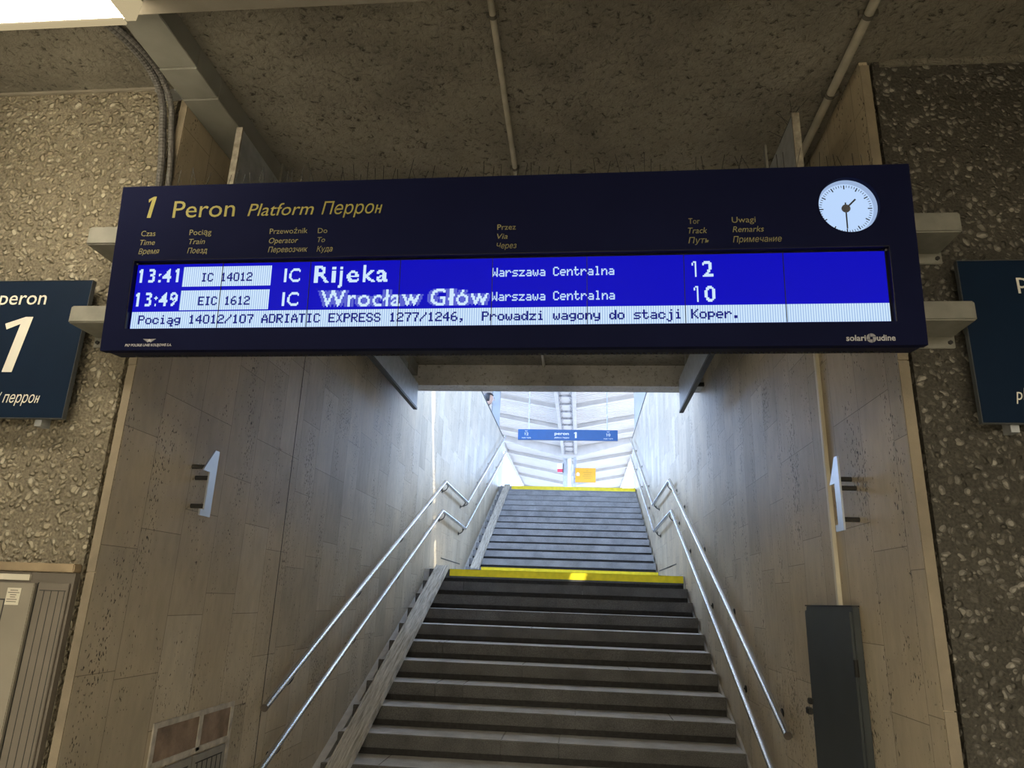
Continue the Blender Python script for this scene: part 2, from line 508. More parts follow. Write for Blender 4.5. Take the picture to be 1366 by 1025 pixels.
MAT = dict(
    trav_l=travertine('travertine left', 0.08),
    trav_r=travertine('travertine right', 0.21),
    trav_edge=plain('travertine edge', (0.235, 0.195, 0.14), 0.6, var=0.2, scale=6, bump=0.3, bscale=60),
    peb_l=pebbles('pebble dash left', (0.19, 0.165, 0.12),
                  [(0.27, 0.235, 0.17), (0.36, 0.32, 0.235), (0.32, 0.28, 0.20), (0.45, 0.41, 0.32)], 36, (0.40, 0.72), 1.0, 0.02),
    peb_r=pebbles('exposed aggregate right', (0.060, 0.055, 0.045),
                  [(0.085, 0.078, 0.064), (0.13, 0.12, 0.10), (0.18, 0.168, 0.145), (0.32, 0.30, 0.26)], 38, (0.28, 0.64), 0.9, 0.02),
    plaster=plaster('rough ceiling plaster', (0.31, 0.285, 0.235), 1.0, size=0.03),
    lintel=plaster('lintel concrete', (0.60, 0.60, 0.62), 0.5, stain=(0.2, 0.19, 0.18)),
    floor=granite('passage floor terrazzo', (0.60, 0.57, 0.50), 0.3),
    step=granite('dark granite step', (0.11, 0.108, 0.107), 0.5),
    tread=granite('worn tread lightened as daylit', (0.62, 0.61, 0.59), 0.2),  # worn tops, also lightened for the daylight falling from above
    step_daylit=granite('granite step lightened as daylit', (0.27, 0.27, 0.275), 0.45),  # same granite as the lower flight, stronger daylight put into its colour
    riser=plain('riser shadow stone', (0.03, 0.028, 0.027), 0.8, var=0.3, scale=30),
    stringer=plain('pale stringer plaster', (0.5, 0.49, 0.47), 0.7, var=0.1, scale=12),
    yellow=plain('yellow edge paint', (0.86, 0.67, 0.012), 0.55, var=0.1, scale=14),
    wood=old_wood('weathered ramp boards'),
    steel=brushed('brushed stainless steel', (0.70, 0.70, 0.69), 0.27),
    steel_end=plain('rail end cap', (0.10, 0.085, 0.075), 0.6, var=0.2),
    dark_steel=plain('dark steel', (0.03, 0.03, 0.03), 0.5, 0.6, var=0.3),
    numeral=brushed('numeral sheet steel', (0.58, 0.63, 0.70), 0.35),
    galv=plain('galvanised sheet', (0.42, 0.44, 0.46), 0.5, 0.45, var=0.14, scale=18),
    dark_galv=plain('dull sheet edge', (0.09, 0.10, 0.11), 0.6, 0.2, var=0.1),
    lamp_end=emit('glowing lamp end cap', (0.62, 0.50, 0.29), 0.8),
    rust=plain('rusty sheet edge', (0.33, 0.30, 0.25), 0.7, 0.1, var=0.4, scale=30),
    navy=plain('navy board enamel', (0.0070, 0.0088, 0.034), 0.7, var=0.08, scale=4, spec=0.03),
    navy_side=plain('navy board side', (0.008, 0.009, 0.026), 0.6, var=0.1, spec=0.15),
    bezel=plain('black screen bezel', (0.006, 0.006, 0.010), 0.35, var=0.2, spec=0.3),
    gold=plain('yellow lettering', (0.30, 0.265, 0.055), 0.6, var=0.05),
    gold_pale=plain('pale yellow lettering', (0.215, 0.195, 0.085), 0.6, var=0.05),
    grey_text=plain('grey logo print', (0.42, 0.42, 0.45), 0.6, var=0.05),
    grey_text2=plain('dim grey logo print', (0.26, 0.26, 0.29), 0.6, var=0.05),
    scr_blue=emit('lit blue screen', (0.0012, 0.0012, 0.50), 1.0),
    scr_white=screen_white('lit pale band'),
    scr_text=emit('lit white characters', (0.62, 0.80, 1.0), 1.0),
    scr_thin=emit('lit thin characters', (0.52, 0.70, 0.95), 1.0),
    scr_glow=emit('smeared scrolling characters', (0.10, 0.12, 0.62), 1.0),
    scr_dark=emit('blue characters', (0.006, 0.008, 0.20), 1.0),
    dial=emit('lit clock dial', (0.50, 0.68, 0.98), 1.0),
    dial_rim=emit('lit clock rim', (0.33, 0.45, 0.68), 1.0),
    black=plain('black paint', (0.008, 0.008, 0.008), 0.5, var=0.2),
    hub=plain('clock hub grey', (0.10, 0.10, 0.12), 0.4, 0.3, var=0.1),
    bracket=plain('grey bracket paint', (0.20, 0.195, 0.17), 0.6, var=0.16, scale=14),
    sign_blue=plain('dark blue sign', (0.003, 0.0125, 0.034), 0.6, var=0.06, spec=0.12),
    sign_white=plain('white sign lettering', (0.72, 0.70, 0.64), 0.6, var=0.04),
    blue=plain('platform sign blue', (0.009, 0.085, 0.27), 0.45, var=0.05),
    white=plain('white paint', (0.80, 0.80, 0.78), 0.55, var=0.06, scale=5),
    canopy=plain('white canopy sheet', (0.70, 0.675, 0.645), 0.6, var=0.06, scale=1.2),
    canopy_beam=plain('white canopy steel', (0.60, 0.58, 0.555), 0.55, var=0.08, scale=3),
    dirt_and_shade=plain('grey weathered steel and beam shade', (0.36, 0.36, 0.38), 0.6, var=0.4, scale=10),  # weathered steel, and the painted shade strips under the canopy beams
    amber=plain('yellow notice', (0.62, 0.31, 0.008), 0.5, var=0.04),
    amber_text=plain('dark notice print', (0.42, 0.22, 0.02), 0.5, var=0.04),
    red=plain('red label', (0.66, 0.05, 0.10), 0.5, var=0.04),
    cream=plain('cream painted metal', (0.24, 0.215, 0.175), 0.55, var=0.12, scale=6),
    raceway=plain('pale raceway plastic', (0.74, 0.69, 0.56), 0.5, var=0.06, scale=8),
    duct=plain('grey painted duct', (0.22, 0.215, 0.19), 0.55, var=0.15, scale=5),
    pipe=plain('cream pipe paint', (0.42, 0.385, 0.31), 0.55, var=0.16, scale=12),
    conduit=ribbed_plastic('grey corrugated conduit', (0.105, 0.10, 0.095)),
    clip=plain('dull pipe clip', (0.10, 0.092, 0.075), 0.6, var=0.2),
    dark=plain('dark clip', (0.025, 0.025, 0.025), 0.6, var=0.3),
    lamp=emit('lit lamp diffuser', (1.0, 0.87, 0.62), 20.0),
    cab=plain('grey beige cabinet paint', (0.26, 0.235, 0.19), 0.5, var=0.1, scale=5),
    cab2=plain('darker cabinet panel', (0.16, 0.14, 0.115), 0.5, var=0.12, scale=5),
    ledge=plain('brown ledge', (0.30, 0.23, 0.145), 0.7, var=0.25, scale=8),
    paper=plain('paper sticker', (0.62, 0.58, 0.48), 0.7, var=0.05),
    print=plain('sticker print', (0.12, 0.11, 0.09), 0.7, var=0.05),
    ecab=plain('dark grey cabinet paint', (0.052, 0.062, 0.068), 0.38, 0.2, var=0.15, scale=5),
    patch=plain('bare repair mortar', (0.26, 0.185, 0.13), 0.85, var=0.35, scale=9, bump=0.5, bscale=40),
    patch_edge=plain('white plaster smear', (0.50, 0.455, 0.385), 0.8, var=0.25, scale=20),
    grille=plain('grey hatch paint', (0.29, 0.275, 0.24), 0.5, var=0.12, scale=10),
    glass=milky_glass('milky screen glass'),
    platform=granite('platform paving', (0.30, 0.285, 0.265), 0.15),
    ballast=granite('track ballast', (0.11, 0.105, 0.10), 0.25),
    sun_blocker=plain('sun blocker underside', (0.5, 0.5, 0.48), 0.7, var=0.1),  # for the unseen slab that shapes the sun
    coat=plain('dark navy coat', (0.012, 0.014, 0.03), 0.8, var=0.2),
    hair=plain('dark hair', (0.012, 0.010, 0.010), 0.6, var=0.2),
    skin=plain('skin', (0.45, 0.28, 0.20), 0.6, var=0.06),
    trousers=plain('dark trousers', (0.02, 0.022, 0.03), 0.8, var=0.2),
)


# ------------------------------------------------------------------ mesh building
def chain(o):
    m = Matrix.Identity(4)
    while o is not None:
        m = o.matrix_basis @ m
        o = o.parent
    return m


class MB:
    def __init__(self):
        self.bm = bmesh.new()

    def box(self, x0, x1, y0, y1, z0, z1):
        vs = [self.bm.verts.new(p) for p in
              ((x0, y0, z0), (x1, y0, z0), (x1, y1, z0), (x0, y1, z0), (x0, y0, z1), (x1, y0, z1), (x1, y1, z1), (x0, y1, z1))]
        for f in ((3, 2, 1, 0), (4, 5, 6, 7), (0, 1, 5, 4), (1, 2, 6, 5), (2, 3, 7, 6), (3, 0, 4, 7)):
            self.bm.faces.new([vs[i] for i in f])
        return self

    def prism(self, prof, axis, a0, a1):
        """closed profile (list of 2D points) extruded along an axis"""
        def P(u, v, a):
            return {'x': (a, u, v), 'y': (u, a, v), 'z': (u, v, a)}[axis]
        A = [self.bm.verts.new(P(u, v, a0)) for u, v in prof]
        B = [self.bm.verts.new(P(u, v, a1)) for u, v in prof]
        n = len(prof)
        for i in range(n):
            self.bm.faces.new((A[i], A[(i + 1) % n], B[(i + 1) % n], B[i]))
        tri = tessellate_polygon([[Vector((u, v, 0)) for u, v in prof]])
        for t in tri:
            self.bm.faces.new([A[i] for i in t])
            self.bm.faces.new([B[i] for i in reversed(t)])
        return self

    def tube(self, path, r, seg=12, cap=True, miter=True):
        path = [Vector(p) for p in path]
        n = len(path)
        rings = []
        ref = None
        for i, p in enumerate(path):
            a = (path[i] - path[i - 1]).normalized() if i else (path[1] - path[0]).normalized()
            b_ = (path[i + 1] - path[i]).normalized() if i < n - 1 else a
            t = (a + b_).normalized()
            if ref is None:
                ref = Vector((0, 0, 1)) if abs(t.z) < 0.9 else Vector((1, 0, 0))
            u = (ref - t * ref.dot(t)).normalized()
            v = t.cross(u)
            ref = u
            rr = r[i] if isinstance(r, (list, tuple)) else r
            k = 1 / max(0.5, a.dot(t)) if miter else 1
            bend = (a - b_)
            bd = bend.normalized() if bend.length > 1e-4 else None
            ring = []
            for j in range(seg):
                an = 2 * math.pi * j / seg
                d = u * math.cos(an) * rr + v * math.sin(an) * rr
                if bd is not None and k > 1:
                    d += bd * d.dot(bd) * (k - 1)
                ring.append(self.bm.verts.new(p + d))
            rings.append(ring)
        for i in range(n - 1):
            for j in range(seg):
                self.bm.faces.new((rings[i][j], rings[i][(j + 1) % seg], rings[i + 1][(j + 1) % seg], rings[i + 1][j]))
        if cap:
            self.bm.faces.new(list(reversed(rings[0])))
            self.bm.faces.new(rings[-1])
        return self

    def disc(self, c, r, axis, t, seg=48):
        """short cylinder centred at c, thickness t along axis"""
        c = Vector(c)
        d = {'x': Vector((1, 0, 0)), 'y': Vector((0, 1, 0)), 'z': Vector((0, 0, 1))}[axis]
        return self.tube([c - d * t / 2, c + d * t / 2], r, seg)

    def quad(self, pts):
        self.bm.faces.new([self.bm.verts.new(p) for p in pts])
        return self

    def build(self, name, mat, parent=None, world=True, bevel=0.0, smooth=False, fix=True):
        bm = self.bm
        if fix:
            bmesh.ops.recalc_face_normals(bm, faces=bm.faces)
        if bevel:
            es = [e for e in bm.edges if len(e.link_faces) == 2 and e.calc_face_angle(0) > 0.5]
            bmesh.ops.bevel(bm, geom=es, offset=bevel, segments=2, affect='EDGES', clamp_overlap=True)
        if parent is not None and world:
            bm.transform(chain(parent).inverted())
        me = bpy.data.meshes.new(name)
        bm.to_mesh(me)
        bm.free()
        ml = mat if isinstance(mat, (list, tuple)) else [mat]
        for m in ml:
            me.materials.append(MAT[m])
        if smooth:
            for p in me.polygons:
                p.use_smooth = True
            try:
                me.set_sharp_from_angle(angle=0.7)
            except Exception:
                pass
        o = bpy.data.objects.new(name, me)
        C.objects.link(o)
        if parent is not None:
            o.parent = parent
        return o


def thing(name, label, cat, loc=(0, 0, 0), group=None):
    o = bpy.data.objects.new(name, None)
    o.empty_display_size = 0.1
    C.objects.link(o)
    o.location = loc
    return tag(o, label, cat, group)


def tag(o, label, cat, group=None):
    o['label'] = label
    o['category'] = cat
    if group:
        o['group'] = group
    return o


def struct(name, mb, mat, **kw):
    o = mb.build(name, mat, **kw)
    o['kind'] = 'structure'
    return o


# ------------------------------------------------------------------ lettering
_cap = {}
_gl = {}


def raw_glyph(t, bold):
    cu = bpy.data.curves.new('t', 'FONT')
    cu.body = t
    cu.size = 1.0
    cu.offset = bold
    cu.resolution_u = 3
    ob = bpy.data.objects.new('t', cu)
    C.objects.link(ob)
    bpy.context.view_layer.update()
    ev = ob.evaluated_get(bpy.context.evaluated_depsgraph_get())
    me = ev.to_mesh()
    vs = [(v.co.x, v.co.y) for v in me.vertices]
    ps = [tuple(p.vertices) for p in me.polygons]
    ev.to_mesh_clear()
    bpy.data.objects.remove(ob)
    bpy.data.curves.remove(cu)
    return vs, ps


def width(vs):
    return max(v[0] for v in vs) - min(v[0] for v in vs)


def glyph(ch, bold):
    """(verts, polys, advance), capitals 1 tall"""
    k = (ch, bold)
    if k in _gl:
        return _gl[k]
    if bold not in _cap:
        v, _ = raw_glyph('H', bold)
        vv, _ = raw_glyph('HH', bold)
        _cap[bold] = (min(p[1] for p in v), max(p[1] for p in v), width(vv))
    lo, hi, hh = _cap[bold]
    h = hi - lo
    sw = 0.125 + bold * 3.2
    if ch == '1':
        x = 0.36
        vs = [(x - sw / 2, 0), (x + sw / 2, 0), (x + sw / 2, 1), (x - sw * 0.25, 1), (x - 0.23, 0.875), (x - 0.19, 0.875 - sw * 0.95), (x - sw / 2, 0.87)]
        ps = [(0, 1, 2, 6), (2, 3, 6), (3, 4, 5, 6)]
        r = (vs, ps, 0.70)
    elif ch in 'нН':
        y = 0.69 if ch == 'н' else 1.0
        x0, x1, c = 0.10, 0.58, y * 0.52
        vs, ps = [], []
        for q in ((x0, x0 + sw, 0, y), (x1 - sw, x1, 0, y), (x0 + sw, x1 - sw, c - sw * 0.42, c + sw * 0.42)):
            n = len(vs)
            vs += [(q[0], q[2]), (q[1], q[2]), (q[1], q[3]), (q[0], q[3])]
            ps.append((n, n + 1, n + 2, n + 3))
        r = (vs, ps, 0.68)
    else:
        w2, _ = raw_glyph('H' + ch + 'H', bold)
        adv = (width(w2) - hh) / h
        vs, ps = ([], []) if ch == ' ' else raw_glyph(ch, bold)
        r = ([(x / h, (y - lo) / h) for x, y in vs], ps, adv)
    _gl[k] = r
    return r


def text_tris(s, shear=0.0, bold=0.0, track=0.0):
    """outline glyphs as (verts2d, polys); cap height normalised to 1"""
    V, P_, x = [], [], 0.0
    for ch in s:
        vs, ps, adv = glyph(ch, bold)
        n = len(V)
        V += [(x + a + shear * b, b) for a, b in vs]
        P_ += [tuple(i + n for i in p) for p in ps]
        x += adv + track
    return V, P_


def add_text(mb, s, x0, x1, base, h, place, shear=0.0, bold=0.0):
    """fit s between x0 and x1 on a baseline, capitals h tall; place(u, v) -> 3D"""
    vs, ps = text_tris(s, shear, bold)
    if not vs:
        return
    a = min(v[0] for v in vs)
    b = max(v[0] for v in vs)
    k = (x1 - x0) / (b - a)
    bv = [mb.bm.verts.new(place(x0 + (x - a) * k, base + y * h)) for x, y in vs]
    for p in ps:
        try:
            mb.bm.faces.new([bv[i] for i in p])
        except ValueError:
            pass


def add_pixel_text(mb, s, x0, x1, base, h, place, rows=11, bold=0.014, clip=None):
    """bold outline glyphs resampled on a dot grid, as an LCD draws them"""
    vs, ps = text_tris(s, 0.0, bold, 0.10)
    a = min(v[0] for v in vs)
    b = max(v[0] for v in vs)
    px = h / rows
    ncol = max(1, round((x1 - x0) / px))
    lo = int(math.floor(min(v[1] for v in vs) * rows))
    hi = int(math.ceil(max(v[1] for v in vs) * rows))
    tris = []
    for p in ps:
        for i in range(1, len(p) - 1):
            q = [vs[p[0]], vs[p[i]], vs[p[i + 1]]]
            tris.append([((x - a) / (b - a) * ncol, y * rows) for x, y in q])
    grid = {}
    for t in tris:
        xs = [q[0] for q in t]
        ys = [q[1] for q in t]
        (ax, ay), (bx, by), (cx, cy) = t
        den = (by - cy) * (ax - cx) + (cx - bx) * (ay - cy)
        if abs(den) < 1e-9:
            continue
        for r in range(max(lo, int(min(ys) - 1)), min(hi, int(max(ys) + 1)) + 1):
            for c in range(max(0, int(min(xs) - 1)), min(ncol - 1, int(max(xs) + 1)) + 1):
                X, Y = c + 0.5, r + 0.5
                l1 = ((by - cy) * (X - cx) + (cx - bx) * (Y - cy)) / den
                l2 = ((cy - ay) * (X - cx) + (ax - cx) * (Y - cy)) / den
                if l1 >= 0 and l2 >= 0 and l1 + l2 <= 1:
                    grid[(r, c)] = 1
    pxx = (x1 - x0) / ncol
    for r in range(lo, hi + 1):
        c = 0
        while c < ncol:
            if grid.get((r, c)):
                d = c
                while d < ncol and grid.get((r, d)):
                    d += 1
                u0, u1 = x0 + c * pxx, x0 + d * pxx
                if clip:
                    u1 = min(u1, clip)
                v0, v1 = base + r * px, base + (r + 1) * px
                if u1 > u0:
                    mb.quad([place(u0, v0), place(u1, v0), place(u1, v1), place(u0, v1)])
                c = d
            else:
                c += 1


G = {
    '0': '01110 10001 10001 10001 10001 10001 01110', '1': '00100 01100 00100 00100 00100 00100 01110',
    '2': '01110 10001 00001 00110 01000 10000 11111', '4': '00010 00110 01010 10010 11111 00010 00010',
    '6': '00110 01000 10000 11110 10001 10001 01110', '7': '11111 00001 00010 00010 00100 00100 00100',
    'A': '00100 01010 01010 10001 11111 10001 10001', 'C': '01110 10001 10000 10000 10000 10001 01110',
    'D': '11110 10001 10001 10001 10001 10001 11110', 'E': '11111 10000 10000 11110 10000 10000 11111',
    'I': '01110 00100 00100 00100 00100 00100 01110', 'K': '10001 10010 10100 11000 10100 10010 10001',
    'P': '11110 10001 10001 11110 10000 10000 10000', 'R': '11110 10001 10001 11110 10100 10010 10001',
    'S': '01110 10001 10000 01110 00001 10001 01110', 'T': '11111 00100 00100 00100 00100 00100 00100',
    'W': '10001 10001 10001 10101 10101 11011 10001', 'X': '10001 01010 00100 00100 00100 01010 10001',
    'a': '00000 00000 01110 00001 01111 10001 01111', 'c': '00000 00000 01110 10001 10000 10001 01110',
    'd': '00001 00001 01101 10011 10001 10011 01101', 'e': '00000 00000 01110 10001 11111 10000 01110',
    'g': '00000 00000 01111 10001 10001 01111 00001 01110', 'i': '00100 00000 01100 00100 00100 00100 01110',
    'j': '00010 00000 00110 00010 00010 00010 00010 10010 01100', 'l': '01100 00100 00100 00100 00100 00100 01110',
    'n': '00000 00000 10110 11001 10001 10001 10001', 'o': '00000 00000 01110 10001 10001 10001 01110',
    'p': '00000 00000 11110 10001 10001 11110 10000 10000', 'r': '00000 00000 10110 11001 10000 10000 10000',
    's': '00000 00000 01111 10000 01110 00001 11110', 't': '01000 01000 11110 01000 01000 01001 00110',
    'w': '00000 00000 10001 10001 10101 10101 01010', 'y': '00000 00000 10001 10001 10001 01111 00001 01110',
    'z': '00000 00000 11111 00010 00100 01000 11111', '/': '00001 00001 00010 00100 01000 10000 10000',
    ',': '00000 00000 00000 00000 00000 01100 00100 01000', '.': '00000 00000 00000 00000 00000 01100 01100',
    'ą': '00000 00000 01110 00001 01111 10001 01111 00010 00011', ' ': '00000',
}


def add_mono_text(mb, s, x0, x1, base, h, place, fat=0.0):
    n = len(s)
    pw = (x1 - x0) / (n * 6 - 1)
    ph = h / 7
    for i, ch in enumerate(s):
        rows = G[ch].split()
        for r, row in enumerate(rows):
            c = 0
            while c < 5:
                if row[c] == '1':
                    d = c
                    while d < 5 and row[d] == '1':
                        d += 1
                    u0 = x0 + (i * 6 + c) * pw
                    u1 = x0 + (i * 6 + d) * pw + fat * pw
                    v1 = base + (7 - r) * ph
                    v0 = v1 - ph * (1 + fat * 0.4)
                    mb.quad([place(u0, v0), place(u1, v0), place(u1, v1), place(u0, v1)])
                    c = d
                else:
                    c += 1


# ------------------------------------------------------------------ the setting
XL, XR = -1.58, 1.575
CZ = 3.98            # passage ceiling
YL = 4.30            # lintel
YE = 14.45           # end of the stairwell walls
Y0, Z0, T1, H1 = 6.13, 1.95, 0.336, 0.15       # lower flight: landing nosing, tread, riser
YU, T2, H2, NU = 8.94, 0.347, 0.1553, 14      # upper flight
PZ = Z0 + H2 * NU    # platform level

struct('floor', MB().box(-7, 7, -14, 15, -0.15, 0.0), 'floor')
struct('ceiling', MB().box(-7.2, 7.2, -14.2, YL, CZ, CZ + 0.12), 'plaster')
struct('wall_left', MB().box(-7.2, -1.64, 0.0, 0.3, 0, CZ), 'peb_l')
struct('wall_right', MB().box(1.632, 7.2, 0.0, 0.3, 0, CZ), 'peb_r')
struct('wall_back', MB().box(-7.2, 7.2, -14.2, -14.0, 0, CZ), 'trav_l')
struct('wall_west', MB().box(-7.2, -7.0, -14, 0, 0, CZ), 'peb_l')
struct('wall_east', MB().box(7.0, 7.2, -14, 0, 0, CZ), 'peb_r')
m = MB()
m.box(XL - 0.036, XL, 0.0, YL, 0, CZ)
m.box(XL - 0.036, XL, YL, YE, 0, 5.42)
m.box(XL - 0.24, XL - 0.037, 0.3, YL, 0, CZ)
m.box(XL - 0.24, XL - 0.037, YL, YE, 0, PZ)
m.box(XL - 0.12, XL - 0.037, YL, YE, PZ, 5.42)
m.box(XL - 0.06, XL - 0.037, 0.05, 0.3, 0, CZ)
struct('wall_stairwell_left', m, 'trav_l')
m = MB()
m.box(XR, XR + 0.036, 0.0, YL, 0, CZ)
m.box(XR, XR + 0.036, YL, YE, 0, 5.50)
m.box(XR + 0.037, XR + 0.24, 0.3, YL, 0, CZ)
m.box(XR + 0.037, XR + 0.24, YL, YE, 0, PZ)
m.box(XR + 0.037, XR + 0.12, YL, YE, PZ, 5.50)
m.box(XR + 0.037, XR + 0.056, 0.05, 0.3, 0, CZ)
struct('wall_stairwell_right', m, 'trav_r')
struct('wall_lintel', MB().box(XL - 0.2, XR + 0.2, YL, YL + 0.22, 3.755, 4.45), 'lintel')
struct('wall_stairwell_end', MB().box(XL, XR, 13.62, 14.3, 0, PZ - 0.205), 'lintel')
# pale front edges of the stone cladding
m = MB()
for a, b in ((0, 1.66), (1.664, 2.53), (2.534, 3.97)):
    m.box(XL - 0.037, XL - 0.001, -0.006, 0.0, a, b)
struct('trim_1', m, 'trav_edge')
m = MB()
for a, b in ((0, 1.30), (1.304, 2.56), (2.564, 3.96)):
    m.box(XR + 0.001, XR + 0.04, -0.006, 0.0, a, b)
struct('trim_2', m, 'trav_edge')
# the one wide open joint in the left cladding
struct('trim_3', MB().box(XL - 0.001, XL + 0.0015, 1.766, 1.773, 0.1, CZ - 0.02), 'dark')
# cornice bead where the front walls meet the ceiling
struct('trim_4', MB().box(-7, -1.66, -0.012, 0, CZ - 0.014, CZ), 'cream')
struct('trim_5', MB().box(1.66, 7, -0.012, 0, CZ - 0.03, CZ), 'plaster')
# platform level outside
m = MB()
m.box(-7.2, XL - 0.24, -14.2, 45, CZ + 0.02, PZ)
m.box(XR + 0.24, 7.2, -14.2, 45, CZ + 0.02, PZ)
m.box(XL - 0.24, XR + 0.24, 13.60, 45, PZ - 0.2, PZ)
struct('floor_platform', m, 'platform')
m = MB()
m.box(-250, -4.2, -14.5, 300, 2.9, 3.05)
m.box(3.8, 250, -14.5, 300, 2.9, 3.05)
m.box(-250, 250, -250, -14.5, 2.9, 3.05)
struct('floor_tracks', m, 'ballast')
m = MB()  # unseen slab added to cut the sun down to a narrow slit
hx, hy = 2.14, 3.575            # hole added to drop a sun spot on the landing edge
m.box(-9, hx - 0.09, 2.75, 4.21, 8.0, 8.04)
m.box(hx + 0.09, 9, 2.75, 4.21, 8.0, 8.04)
m.box(hx - 0.09, hx + 0.09, 2.75, hy - 0.06, 8.0, 8.04)
m.box(hx - 0.09, hx + 0.09, hy + 0.06, 4.21, 8.0, 8.04)
struct('roof_sun_blocker', m, 'sun_blocker')
struct('trim_8', MB().box(XL - 0.001, XL + 0.003, 7.15, 8.75, 2.125, 2.14), 'dark')
struct('trim_9', MB().box(XR - 0.003, XR + 0.001, 6.9, 9.0, 2.125, 2.14), 'dark')
# sloping plaster strips between the steps and the walls
for nm, xa, xb in (('trim_6', XL, -1.518), ('trim_7', 1.556, XR)):
    m = MB()
    m.prism([(Y0 - 13 * T1, -0.02), (Y0 + 0.02, Z0 - 0.16), (Y0 + 0.02, Z0), (YU + 0.02, Z0), (YU + 0.02, Z0 + 0.02),
             (YU + (NU - 1) * T2, PZ - 0.14), (YU + (NU - 1) * T2, 1.0), (Y0, 0.0)], 'x', xa, xb)
    struct(nm, m, 'stringer')


# ------------------------------------------------------------------ stairs
def step_geo(root, y, z, h, depth, x0=-1.513, x1=1.5524, slab=0.10, yellow=False, mat='step'):
    # nosing slab of granite on a recessed dark riser
    jx = sorted(random.uniform(-1.2, 1.2) for _ in range(2))
    xs = [x0] + jx + [x1]
    m = MB()
    for a, b in zip(xs[:-1], xs[1:]):
        m.box(a + 0.0008, b - 0.0008, y, y + depth + 0.034, z - slab, z)
    st = m.build('step', [mat, 'tread'], root, bevel=0.004)
    for p in st.data.polygons:
        if p.normal.z > 0.8:
            p.material_index = 1
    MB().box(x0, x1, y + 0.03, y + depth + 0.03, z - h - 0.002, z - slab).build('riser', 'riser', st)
    if yellow:
        yb = MB()
        yb.box(x0 + 0.255, x1 - 0.002, y - 0.003, y + 0.09, z - 0.001, z + 0.003)
        yb.box(x0 + 0.255, x1 - 0.002, y - 0.003, y + 0.0, z - 0.078, z + 0.003)
        e = yb.build('edge_stripe', 'yellow', st)
        e['label'] = 'yellow painted edge stripe'
    return st


flight = thing('staircase', 'lower flight of dark granite steps rising from the passage to the yellow edged landing', 'staircase', (0, 2.0, 0))
step_geo(flight, Y0, Z0, H1, YU - Y0 - 0.02, yellow=True)
for i in range(1, 13):
    step_geo(flight, Y0 - i * T1, Z0 - i * H1, H1, T1)
upper = thing('staircase', 'upper flight of granite steps coloured lighter as daylit from the landing up to the platform', 'staircase', (0, YU, Z0))
for n in range(1, NU + 1):
    step_geo(upper, YU + (n - 1) * T2, Z0 + n * H2, H2, T2 if n < NU else 0.12, yellow=n in (1, NU), mat='step_daylit')


# ------------------------------------------------------------------ wheel ramps
def ramp(label, ya, za, yb, zb, hw):
    L = math.hypot(yb - ya, zb - za)
    ang = math.atan2(zb - za, yb - ya)
    t = thing('wheel_ramp', label, 'ramp', (-1.352, ya, za), 'wheel ramps on the stairs')
    t.rotation_euler = (ang, 0, 0)
    # local frame: x across, y along the ramp, z up from it
    m = MB()
    m.box(-hw, hw, 0, L, 0.0, 0.025)
    b = m.build('ramp_board', 'wood', t, world=False, bevel=0.003)
    for s in (-1, 1):
        m = MB()
        m.box(s * hw - 0.006, s * hw + 0.006, 0, L, -0.02, 0.040)
        m.build('side_rail', 'wood', t, world=False, bevel=0.003)
    m = MB()
    for x in (-0.5 * hw, -0.25 * hw, 0.5 * hw):
        m.box(x - 0.004, x + 0.004, 0.01, L - 0.01, 0.025, 0.029)
    m.build('guide_strip', 'wood', t, world=False)
    return t


ramp('weathered grey wheel ramp lying on the lower flight beside the left handrails', Y0 - 12.4 * T1, Z0 - 12.4 * H1 + 0.02, Y0 + 0.02, Z0 + 0.022, 0.072)
ramp('short weathered wheel ramp on the upper flight beyond the landing', YU - 0.12, Z0 + H2 - 0.045, YU + 13 * T2 + 0.02, PZ + 0.022, 0.06)


# ------------------------------------------------------------------ handrails
def handrail(label, side, pts, brs):
    x = side * 1.50
    wall = XL if side < 0 else XR
    t = thing('handrail', label, 'handrail', (x, pts[0][0], pts[0][1]), 'stainless handrails')
    path = [(x, a, b) for a, b in pts]
    MB().tube(path, 0.0225, 20).build('rail', 'steel', t, smooth=True)
    d = (Vector(path[0]) - Vector(path[1])).normalized()
    MB().tube([Vector(path[0]) - d * 0.001, Vector(path[0]) + d * 0.006], 0.0228, 20).build('end_cap', 'steel_end', t)
    for y in brs:
        z = None
        for (a, b), (c, e) in zip(pts[:-1], pts[1:]):
            if a <= y <= c:
                z = b + (e - b) * (y - a) / (c - a)
        m = MB()
        s = 1 if side > 0 else -1
        arc = []
        gap = abs(wall - x)
        for k in range(7):
            an = math.pi / 2 * k / 6
            arc.append((x + s * (gap - 0.004) * (1 - math.cos(an)), y, z - 0.022 - 0.075 * math.sin(an)))
        m.tube(arc, 0.0065, 8)
        m.disc((wall - s * 0.004, y, z - 0.097), 0.026, 'x', 0.008, 20)
        m.build('rail_bracket', 'dark_steel', t, smooth=True)
    return t


